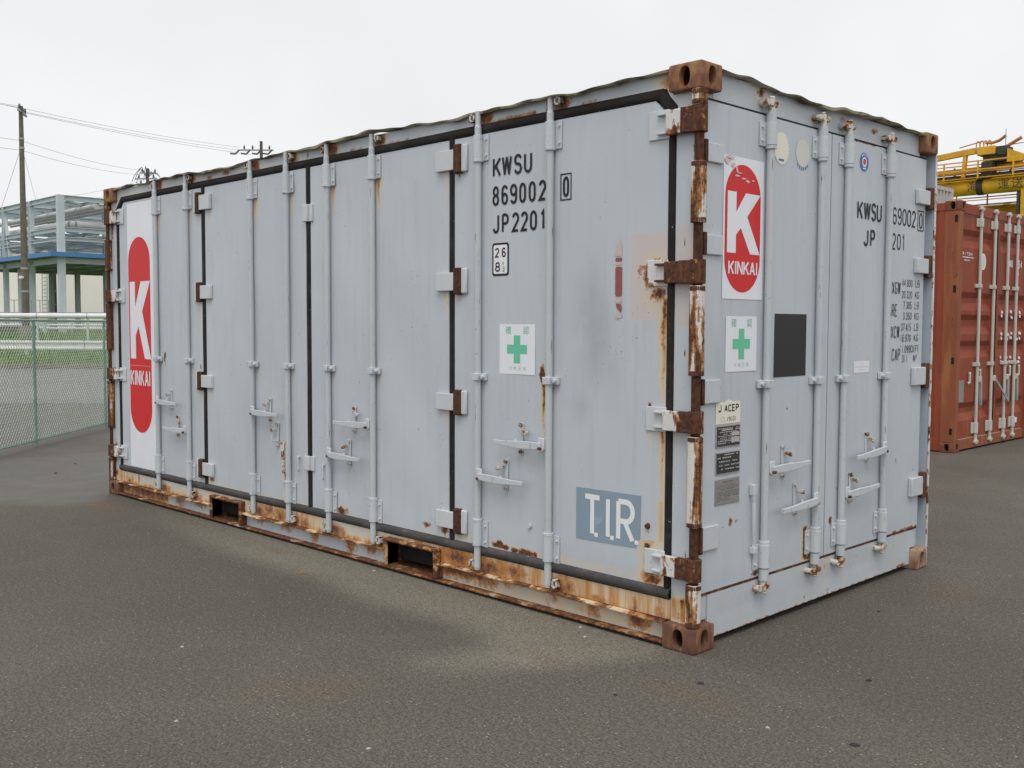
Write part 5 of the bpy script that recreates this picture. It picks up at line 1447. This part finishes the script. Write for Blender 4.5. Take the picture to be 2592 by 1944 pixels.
for k in range(3):
    b = B(); L0 = k * sp + .03; L1 = (k + 1) * sp - .03; Zl, Zh = .085, 1.485; c = .062; sl = 1.15     # wire slope
    for fam in (1, -1):
        s = L0 - (Zh - Zl) / sl
        while s < L1 + (Zh - Zl) / sl:
            pts = []
            za, zb = Zl, Zh
            sa = s; sb = s + fam * (zb - za) / sl
            # clip to the panel
            def clip(s0, z0_, s1, z1_):
                t0, t1 = 0.0, 1.0
                for lo, hi, p0_, d_ in ((L0, L1, s0, s1 - s0),):
                    if abs(d_) < 1e-9: continue
                    ta, tb = (lo - p0_) / d_, (hi - p0_) / d_
                    if ta > tb: ta, tb = tb, ta
                    t0, t1 = max(t0, ta), min(t1, tb)
                return t0, t1
            t0, t1 = clip(sa, za, sb, zb)
            if t1 - t0 > .01:
                p = fp(sa + (sb - sa) * t0, za + (zb - za) * t0, .002 * fam); q = fp(sa + (sb - sa) * t1, za + (zb - za) * t1, .002 * fam)
                b.cyl(p, q, .0031, n=4, caps=False)
            s += c
    o = b.build('wire_mesh', 'fence_wire', FE, fix=False); o["kind"] = 'stuff'

# ================================================================== ROADSIDE GUARD RAIL
P0 = Vector((-38.426, 10.95, 0)); e0_ = (P0 - RO).dot(RE); n0_ = (P0 - RO).dot(RN)
GR = empty('guard_rail', P0, 'white corrugated guard rail on posts beside the road', 'guard rail')
loc = lambda e, n, z: RE * e + RN * n + Vector((0, 0, z))
wp = [(0.0, .445), (-.05, .475), (-.05, .53), (-.005, .58), (-.005, .67), (-.05, .72), (-.05, .775), (0, .81)]
for k in range(-3, 4):
    b = B(); vs = []
    for e in (k * 4.0 - 2 + .02, k * 4.0 + 2 - .02):
        vs += [loc(e, n, z) for n, z in wp] + [loc(e, n + .012, z) for n, z in wp]
    m = len(wp)
    b.add(vs, [(j, j + 1, 2 * m + j + 1, 2 * m + j) for j in range(m - 1)] + [(m + j, 3 * m + j, 3 * m + j + 1, m + j + 1) for j in range(m - 1)])
    b.build('rail_beam', 'white_rail', GR)
    b = B(); b.cyl(loc(k * 4.0 - .25, .09, 0), loc(k * 4.0 - .25, .09, .78), .07, n=10); b.build('rail_post', 'white_rail', GR)
    b = B(); b.cyl(loc(k * 4.0 - .25, .09, .78), loc(k * 4.0 - .25, .09, .80), .075, .03, n=10); b.build('post_cap', 'white_rail', GR)

# white tubular barrier on the bank
PB_ = empty('pipe_barrier', (-44.45, 13.35, .45), 'long white pipe barrier on pale posts above the grass', 'barrier')
for k in range(-4, 6):
    b = B(); b.cyl(loc(k * 2.2 + .02, 0, 1.36), loc((k + 1) * 2.2 - .02, 0, 1.36), .115, n=14); b.build('barrier_pipe', 'white_rail', PB_)
    b = B(); b.cyl(loc(k * 2.2, 0, -.10), loc(k * 2.2, 0, 1.24), .055, n=10); b.build('barrier_post', 'white_post', PB_)
    b = B(); b.cyl(loc(k * 2.2 - .02, 0, 1.36), loc(k * 2.2 + .02, 0, 1.36), .125, n=14); b.build('pipe_joint', 'galvanised', PB_)

# ================================================================== STEEL PIPE RACK
R0 = Vector((-58.70, 19.95, .85))
PR = empty('pipe_rack', R0, 'pale blue-grey steel pipe rack with blue canopy beyond the road', 'pipe rack')
S_ = 4.6
def rk(s, y, z): return Vector((-s, y, z - .85))          # s away to the left, y to the right, z above datum
for i in range(4):
    for j in range(3):
        b = B()
        if i == 0 and j == 0: b.box(-.18, .18, -.18, .18, 0, 8.14)
        else: b.ibeam(rk(i * S_, j * S_, .85), rk(i * S_, j * S_, 8.97), .30, .28, .03, (1, 0, 0))
        b.build('column', 'steel_blue_grey', PR)
for z, h in ((8.84, .30), (7.0, .27), (6.45, .22), (5.18, .33)):
    for j in range(3):
        for i in range(3):
            b = B(); b.ibeam(rk(i * S_ + .16, j * S_, z), rk((i + 1) * S_ - .16, j * S_, z), h, .26, .03); b.build('beam', 'steel_blue_grey', PR)
    for i in range(4):
        for j in range(2):
            b = B(); b.ibeam(rk(i * S_, j * S_ + .16, z), rk(i * S_, (j + 1) * S_ - .16, z), h, .26, .03); b.build('beam', 'steel_blue_grey', PR)
            if i < 3 and z in (8.84, 5.18):
                b = B(); b.ibeam(rk(i * S_ + S_ / 2, j * S_ + .16, z - .06), rk(i * S_ + S_ / 2, (j + 1) * S_ - .16, z - .06), h * .8, .20, .03); b.build('joist', 'steel_brace', PR)
    for i in range(3):
        b = B(); b.ibeam(rk(i * S_ + .16, S_ / 2, z - .06), rk((i + 1) * S_ - .16, S_ / 2, z - .06), h * .8, .20, .03); b.build('joist', 'steel_brace', PR)
for s0 in (2 * S_,):
    for d_ in (-.9, .9):
        b = B(); b.obar(rk(s0, 0, 8.6), rk(s0 + d_, 0, 5.5), .16, .16); b.build('brace', 'steel_blue_grey', PR)
        b = B(); b.obar(rk(s0, 2 * S_, 8.6), rk(s0 + d_, 2 * S_, 5.5), .16, .16); b.build('brace', 'steel_brace', PR)
for i in (0, 1, 2):
    b = B(); b.obar(rk(i * S_ + 1.2, 2 * S_, 6.4), rk(i * S_ + 1.9, 2 * S_, 5.4), .14, .14); b.build('brace', 'steel_brace', PR)
    b = B(); b.obar(rk(i * S_ + 3.1, 2 * S_, 6.4), rk(i * S_ + 2.4, 2 * S_, 5.4), .14, .14); b.build('brace', 'steel_brace', PR)
b = B(); b.obar(rk(.3, .5, 8.72), rk(S_ - .4, S_ - .5, 8.72), .12, .12); b.build('brace', 'steel_brace', PR)
b = B(); b.obar(rk(.3, .5, 6.88), rk(S_ - .4, S_ - .5, 6.88), .12, .12); b.build('brace', 'steel_brace', PR)
# pipes
b = B(); b.tube([rk(20, .8, 7.38), rk(1.2, .8, 7.38), rk(.95, .92, 7.38), rk(.80, 1.2, 7.38), rk(.80, 14, 7.38)], .225, 16); b.build('large_pipe', 'pipe_grey', PR)
for y_, z_, r_ in ((2.0, 8.45, .16), (2.7, 8.40, .11), (3.4, 8.43, .13)):
    b = B(); b.cyl(rk(16, y_, z_), rk(-.3, y_, z_), r_, n=12); b.build('pipe', 'pipe_grey', PR)
for y_, z_, r_ in ((2.2, 6.72, .09), (3.0, 6.74, .12)):
    b = B(); b.cyl(rk(16, y_, z_), rk(0, y_, z_), r_, n=12); b.build('pipe', 'pipe_grey', PR)
# canopy
b = B(); b.box(-15, .55, -.75, 10.2, 4.66, 4.70); can = b.build('canopy_roof', 'canopy_sheet', PR)
b = B(); b.box(-15, .60, -.82, -.74, 4.52, 4.78); b.build('canopy_fascia', 'canopy_blue', can)
b = B(); b.box(.55, .62, -.735, 10.2, 4.52, 4.78); b.build('canopy_fascia', 'canopy_blue', can)
for k in range(12):
    b = B(); b.box(-14 + k * 1.25, -13.92 + k * 1.25, -.70, 10.1, 4.50, 4.62); b.build('purlin', 'steel_brace', can)
# ladder cage and panel under the canopy
b = B(); b.box(-8.6, -8.0, .5, 1.1, -.3, 4.3); b.build('riser_duct', 'steel_brace', PR, bev=.02)

# ================================================================== BUILDINGS BEHIND THE RACK
BD = empty('cream_building', (-88.0, 31.5, .9), 'plain cream factory building behind the steel rack', 'building')
b = B(); b.box(-45, 0, 0, 13.0, 0, 7.35); b.build('wall', 'wall_cream', BD)
b = B(); b.box(-45.2, .2, -.2, 13.2, 7.35, 7.65); b.build('roof', 'wall_white', BD)
b = B()
for k in range(14):
    b = B(); b.obar((-4.5, -.25, .6 + k * .34), (-3.3, -.25, .6 + k * .34), .05, .06)
    b.build('ladder_rung', 'galvanised', BD)
for xx in (-4.5, -3.3):
    b = B(); b.obar((xx, -.25, .2), (xx, -.25, 5.4), .06, .06); b.build('ladder_rail', 'galvanised', BD)
BE = empty('cream_hall', (-79.0, 43.6, .9), 'tall cream hall with a wall lamp and a drain stain', 'building')
b = B(); b.box(-25, 0, 0, 26, 0, 8.2); b.build('wall', 'wall_cream', BE)
b = B(); b.box(-25.2, .2, -.2, 26.2, 8.2, 8.5); b.build('roof', 'wall_white', BE)
LU = empty('louvre_unit', (-73.2, 33.2, .9), 'white louvred air unit beside the rack column', 'air unit')
b = B(); b.box(-2.0, 0, 0, 2.2, 0, 4.1); b.build('casing', 'wall_white', LU, bev=.02)
for k in range(9):
    b = B(); b.box(-1.9, .06, .12, 2.08, .35 + k * .42, .43 + k * .42); b.build('louvre', 'galvanised', LU)
b = B(); b.box(-2.05, .1, -.1, 2.3, 3.85, 4.25); b.build('hood', 'wall_white', LU, bev=.03)
b = B(); b.cyl((-.9, 1.0, 4.25), (-.9, 1.0, 5.0), .35, .14, n=14); b.build('vent', 'wall_white', LU)
SD = empty('low_shed', (-66.5, 31.5, .9), 'low grey shed with corrugated roof edge and dark openings', 'shed')
b = B(); b.box(-5, 0, 0, 9, 1.35, 2.55); b.build('wall', 'shed_grey', SD)
b = B(); b.box(-5, -.4, .3, 9, 0, 1.35); b.build('opening', 'dark_interior', SD)
for k in range(8):
    b = B(); b.box(-.30, .02, k * 1.25, k * 1.25 + .12, 0, 1.35); b.build('mullion', 'wall_white', SD)
for k in range(36):
    b = B(); b.cyl((-5.2, .12 + k * .25, 2.60), (.25, .12 + k * .25, 2.60), .11, n=8); b.build('roof_rib', 'galvanised', SD)
b = B(); b.cyl((-.3, -1.6, 1.75), (-.3, -.25, 1.75), .6, n=18); tk = b.build('side_tank', 'shed_grey', SD)
b = B(); b.box(-.9, .3, -1.5, -.3, 0, 1.25); b.build('tank_stand', 'shed_grey', tk)
SB = empty('blue_notice', (-63.4, 28.0, .9), 'small blue and white notice board under the canopy edge', 'sign')
b = B(); b.obar((0, 0, 0), (0, 0, 2.6), .07, .07); b.build('post', 'galvanised', SB)
b = B(); b.obar((.02, -.55, 1.72), (.02, .55, 1.72), .05, .42); b.build('blue_board', 'canopy_blue', SB)
b = B(); b.obar((.02, -.5, 1.05), (.02, .5, 1.05), .05, .75); b.build('white_board', 'wall_white', SB)
# railing in front of the buildings
RL_ = empty('yard_railing', (-57.0, 17.5, 1.0), 'thin galvanised railing in front of the pipe rack', 'railing')
for z in (.55, 1.08):
    b = B(); b.obar((-6.5, -6.0, z), (8.0, 8.0, z), .05, .05); b.build('railing_rail', 'galvanised', RL_)
for k in range(13):
    t_ = k / 12; p_ = (-6.5 + 14.5 * t_, -6.0 + 14.0 * t_)
    b = B(); b.obar((*p_, -.15), (*p_, 1.08), .05, .05); b.build('railing_post', 'galvanised', RL_)
CG = empty('cage_pallet', (-60.5, 18.6, 1.0), 'wire-sided cage standing on a pallet by the rack', 'cage')
for k in range(6):
    b = B(); b.obar((-.9 + k * .36, -.9 + k * .36, .35), (-.9 + k * .36, -.9 + k * .36, 1.85), .04, .04); b.build('cage_bar', 'galvanised', CG)
for z in (.35, 1.1, 1.85):
    b = B(); b.obar((-.9, -.9, z), (.9, .9, z), .04, .04); b.build('cage_rail', 'galvanised', CG)
b = B(); b.obar((-1.0, -1.0, .12), (1.0, 1.0, .12), .9, .24); b.build('pallet', 'galvanised', CG)
# low pipes and foundations on the bank
LP = empty('low_pipe_run', (-54.0, 18.0, .85), 'three thin white pipes running low behind the grass', 'pipes')
for k, z in enumerate((.78, .55, .36)):
    b = B(); b.cyl((-16, -14.5 - k * .2, z), (9, 9.5 - k * .2, z), .06, n=8); b.build('thin_pipe', 'white_rail', LP)
for k in range(6):
    b = B(); b.obar((-12.0 + 4 * k, -10.9 + 3.84 * k, -.2), (-12.0 + 4 * k, -10.9 + 3.84 * k, .85), .08, .08); b.build('pipe_support', 'white_post', LP)
FB = empty('foundation_block', (-55.4, 16.4, .55), 'dark weathered concrete block with a pale steel bracket', 'concrete block')
b = B(); b.obar((-.62, -.60, .35), (.62, .60, .35), .9, .85); b.build('block', 'dark_concrete', FB, bev=.03)
b = B(); b.obar((.05, .05, .92), (1.0, .95, .92), .12, .16); b.build('bracket_bar', 'steel_blue_grey', FB)
b = B(); b.obar((.98, .94, .10), (.98, .94, 1.0), .14, .14); b.build('bracket_post', 'steel_blue_grey', FB)

# ================================================================== UTILITY POLES AND WIRES
def pole(name, x, y, z0, z1, r0, r1, label, mat, arms, base=False, group='utility poles'):
    P = empty(name, (x, y, z0), label, 'pole', group)
    h = z1 - z0
    b = B(); b.cyl((0, 0, -.1), (0, 0, h), r0, r1, n=14); b.build('shaft', mat, P)
    for zz, dx, dy, ln, off, ins in arms:
        d = Vector((dx, dy, 0)).normalized()
        a = d * (off - ln / 2); c = d * (off + ln / 2)
        b = B(); b.obar((a.x, a.y, zz - z0), (c.x, c.y, zz - z0), .09, .10); ar = b.build('crossarm', 'galvanised', P)
        for k in range(ins):
            q = a + (c - a) * ((k + .5) / ins if ins > 1 else .5)
            b = B(); b.cyl((q.x, q.y, zz - z0 + .05), (q.x, q.y, zz - z0 + .20), .05, .07, n=8); b.cyl((q.x, q.y, zz - z0 + .20), (q.x, q.y, zz - z0 + .32), .075, .03, n=8); b.build('insulator', 'insulator_dark', ar)
    for zz in (z0 + h * .86, z0 + h * .82, z0 + h * .30, z0 + h * .20):
        rr_ = r0 + (r1 - r0) * (zz - z0) / h
        b = B(); b.cyl((0, 0, zz - z0 - .05), (0, 0, zz - z0 + .05), rr_ + .018, n=14); b.build('band', 'galvanised', P)
    return P
up1 = pole('utility_pole', -49.742, 14.723, .80, 11.98, .185, .095, 'tall bare utility pole at the left edge, in front of the steel rack', 'wood_pole', [(11.72, -.85, .52, 1.7, .30, 3)])
b = B(); b.cyl((0, 0, -.2), (0, 0, .55), .36, .34, n=12); b.build('footing', 'concrete', up1)
b = B(); b.cyl((.16, -.16, 2.9), (.34, -.34, 2.9), .07, n=8); b.build('marker_lamp', 'wall_white', up1)
up2 = pole('utility_pole', -70.116, 30.706, .9, 12.9, .19, .11, 'utility pole with a tangle of insulators just over the roof edge, left', 'concrete_pole', [(12.55, .5, .86, 1.3, .1, 3), (12.15, .8, .6, 1.7, -.1, 3), (11.7, .2, .98, 1.7, .1, 3)])
for k in range(9):
    a = k * .7; b = B()
    p_ = [Vector((math.cos(a) * r_, math.sin(a) * r_, 11.2 + h_)) for r_, h_ in ((.1, .2), (.5, .5 + .05 * k), (.9, .25), (1.1, -.25))]
    b.tube(p_, .022, 5); b.build('jumper_wire', 'insulator_dark', up2)
up3 = pole('utility_pole', -59.846, 34.027, .9, 14.02, .20, .10, 'utility pole with strain insulators over the container roof, right of the other', 'concrete_pole', [(13.42, .70, .71, 2.3, -.3, 4)])
for k in range(4):
    b = B(); q = Vector((.70, .71, 0)) * (-1.5 + k * .75); b.tube([q + Vector((0, 0, 12.55)), q + Vector((-.2, -.2, 12.25)), q + Vector((-.45, -.45, 12.30))], .06, 6); b.build('strain_insulator', 'insulator_dark', up3)
up4 = pole('utility_pole', -74.931, 25.706, .9, 10.85, .125, .10, 'slim dark utility pole behind the steel rack', 'concrete_pole', [(10.30, .72, .70, 1.5, -.62, 2)])
def wire(a, c, sag, label, r=.009):
    r = min(r, .009); sag *= .45
    a, c = Vector(a), Vector(c)
    E_ = empty('power_line', (a.x, a.y, a.z), label, 'wire', 'overhead wires')
    b = B(); pts = []
    n = 14
    for i in range(n + 1):
        t_ = i / n; p_ = a + (c - a) * t_ - Vector((0, 0, 4 * sag * t_ * (1 - t_))) - a; pts.append(p_)
    b.tube(pts, r, 5); b.build('cable', 'wire_dark', E_)
p1 = Vector((-49.742, 14.723, 0)); p2 = Vector((-70.116, 30.706, 0)); p3 = Vector((-59.846, 34.027, 0)); p4 = Vector((-74.931, 25.706, 0))
adir = Vector((-.85, .52, 0)).normalized(); d3 = Vector((.70, .71, 0))
lbl = 'overhead wire from the tall left pole to the right-hand pole, '
for (o1, z1_), (o3, z3_), nm in (((1.0, 12.10), (-1.5, 13.72), 'uppermost'), ((.35, 11.85), (-1.0, 13.45), 'middle'), ((-.35, 11.70), (-.7, 13.22), 'lowest')):
    wire(p1 + adir * o1 + Vector((0, 0, z1_ - .05)), p3 + d3 * o3 + Vector((0, 0, z3_ - .1)), .35, lbl + nm + ' of three')
wire(p1 + Vector((0, 0, 10.32)), p2 + Vector((0, 0, 12.7)), .5, 'overhead wire from the middle of the left pole to the insulator tangle, upper')
wire(p1 + Vector((0, 0, 9.86)), p2 + Vector((.3, -.5, 12.35)), .5, 'overhead wire from the middle of the left pole to the insulator tangle, lower')
pl = Vector((-44.0, 1.5, 0))
for z1_, z0_, o1, nm in ((12.05, 11.75, 1.15, 'topmost'), (11.95, 11.5, .35, 'second'), (11.90, 11.38, -.35, 'third'), (10.32, 9.9, 0, 'fourth'), (9.86, 9.35, 0, 'lowest')):
    wire(p1 + adir * o1 + Vector((0, 0, z1_)), pl + Vector((0, 0, z0_)), .2, 'overhead wire leaving the picture left of the pole, %s of five' % nm)
wire(p1 + Vector((0, 0, 10.1)), p4 + Vector((-.9, -.9, 10.6)), .2, 'thin wire slanting down from the left pole to the slim pole', .012)
wire(p4 + Vector((-.9, -.9, 10.55)), p2 + Vector((-.4, -.4, 11.95)), .4, 'upper of two wires between the slim pole and the insulator tangle', .014)
wire(p4 + Vector((.2, .2, 10.35)), p2 + Vector((-.2, -.2, 11.55)), .4, 'lower of two wires between the slim pole and the insulator tangle', .014)
wire(p4 + Vector((-.9, -.9, 10.5)), (-72.0, 14.0, 7.5), .1, 'thin wire dropping left from the slim pole behind the rack', .014)
wire(p1 + Vector((0, 0, 10.1)), (-52.5, 14.6, 7.2), .05, 'guy wire hanging almost straight down beside the left pole', .012)

# ================================================================== SMALL LITTER ON THE YARD
def speck(name, x, y, mat, r, label, cat, grp, n=7, flat=.4):
    b = B(); rr_ = random.Random(int((x + 9) * 1000 + y * 77))
    top = [(r * .5 * math.cos(2 * math.pi * i / n), r * .5 * math.sin(2 * math.pi * i / n), r * flat * rr_.uniform(.7, 1.2)) for i in range(n)]
    bot = [(r * rr_.uniform(.7, 1.2) * math.cos(2 * math.pi * i / n), r * rr_.uniform(.7, 1.2) * math.sin(2 * math.pi * i / n), 0) for i in range(n)]
    b.add(bot + top, [(i, (i + 1) % n, n + (i + 1) % n, n + i) for i in range(n)] + [tuple(range(n, 2 * n))])
    o = b.build(name, mat); o.location = (x, y, .001)
    tagit(o, label, cat, grp)
speck('fallen_leaf', -2.50, -.397, 'dry_leaf', .030, 'small brown dead leaf on the asphalt beside the container', 'leaf', None, 6, .15)
speck('tar_crumb', .248, 1.268, 'tar_crumb', .012, 'black crumb on the asphalt in front of the door end', 'debris', None)
speck('tar_crumb', -7.551, .121, 'tar_crumb', .020, 'black crumb on the asphalt left of the container, nearer one', 'debris', None)
speck('tar_crumb', -8.095, .524, 'tar_crumb', .016, 'black crumb on the asphalt left of the container, farther one', 'debris', None)
speck('pebble', -2.233, -.057, 'small_stone', .012, 'pale pebble by the fork pocket at the container foot', 'pebble', None)
speck('pebble', -.52, -.13, 'small_stone', .010, 'pale pebble in front of the near container corner', 'pebble', None)
speck('pebble', -.634, -.03, 'small_stone', .012, 'pale pebble close to the bottom rail left of the near corner', 'pebble', None)
speck('pebble', .652, -.47, 'small_stone', .009, 'pale pebble on the asphalt right of the near corner', 'pebble', None)
speck('pebble', -1.689, -1.544, 'small_stone', .011, 'pale pebble in the middle of the left foreground', 'pebble', None)
speck('pebble', -.897, -1.97, 'small_stone', .009, 'pale pebble low in the left foreground', 'pebble', None)
speck('pebble', -.21, -1.614, 'small_stone', .009, 'pale pebble low in the centre foreground', 'pebble', None)
speck('tar_crumb', .219, -.262, 'tar_crumb', .014, 'black crumb just below the near container corner', 'debris', None)
speck('tar_crumb', .058, -.611, 'tar_crumb', .010, 'black crumb left of and below the near container corner', 'debris', None)
speck('tar_crumb', .682, .26, 'tar_crumb', .013, 'black crumb to the right of the near container corner', 'debris', None)
speck('tar_crumb', .944, -.387, 'tar_crumb', .022, 'flat black smear low on the right of the yard', 'debris', None, 8, .1)
speck('fallen_leaf', -3.482, -.159, 'dry_leaf', .016, 'tiny brown leaf on the sandy strip between the fork pockets', 'leaf', None, 6, .15)
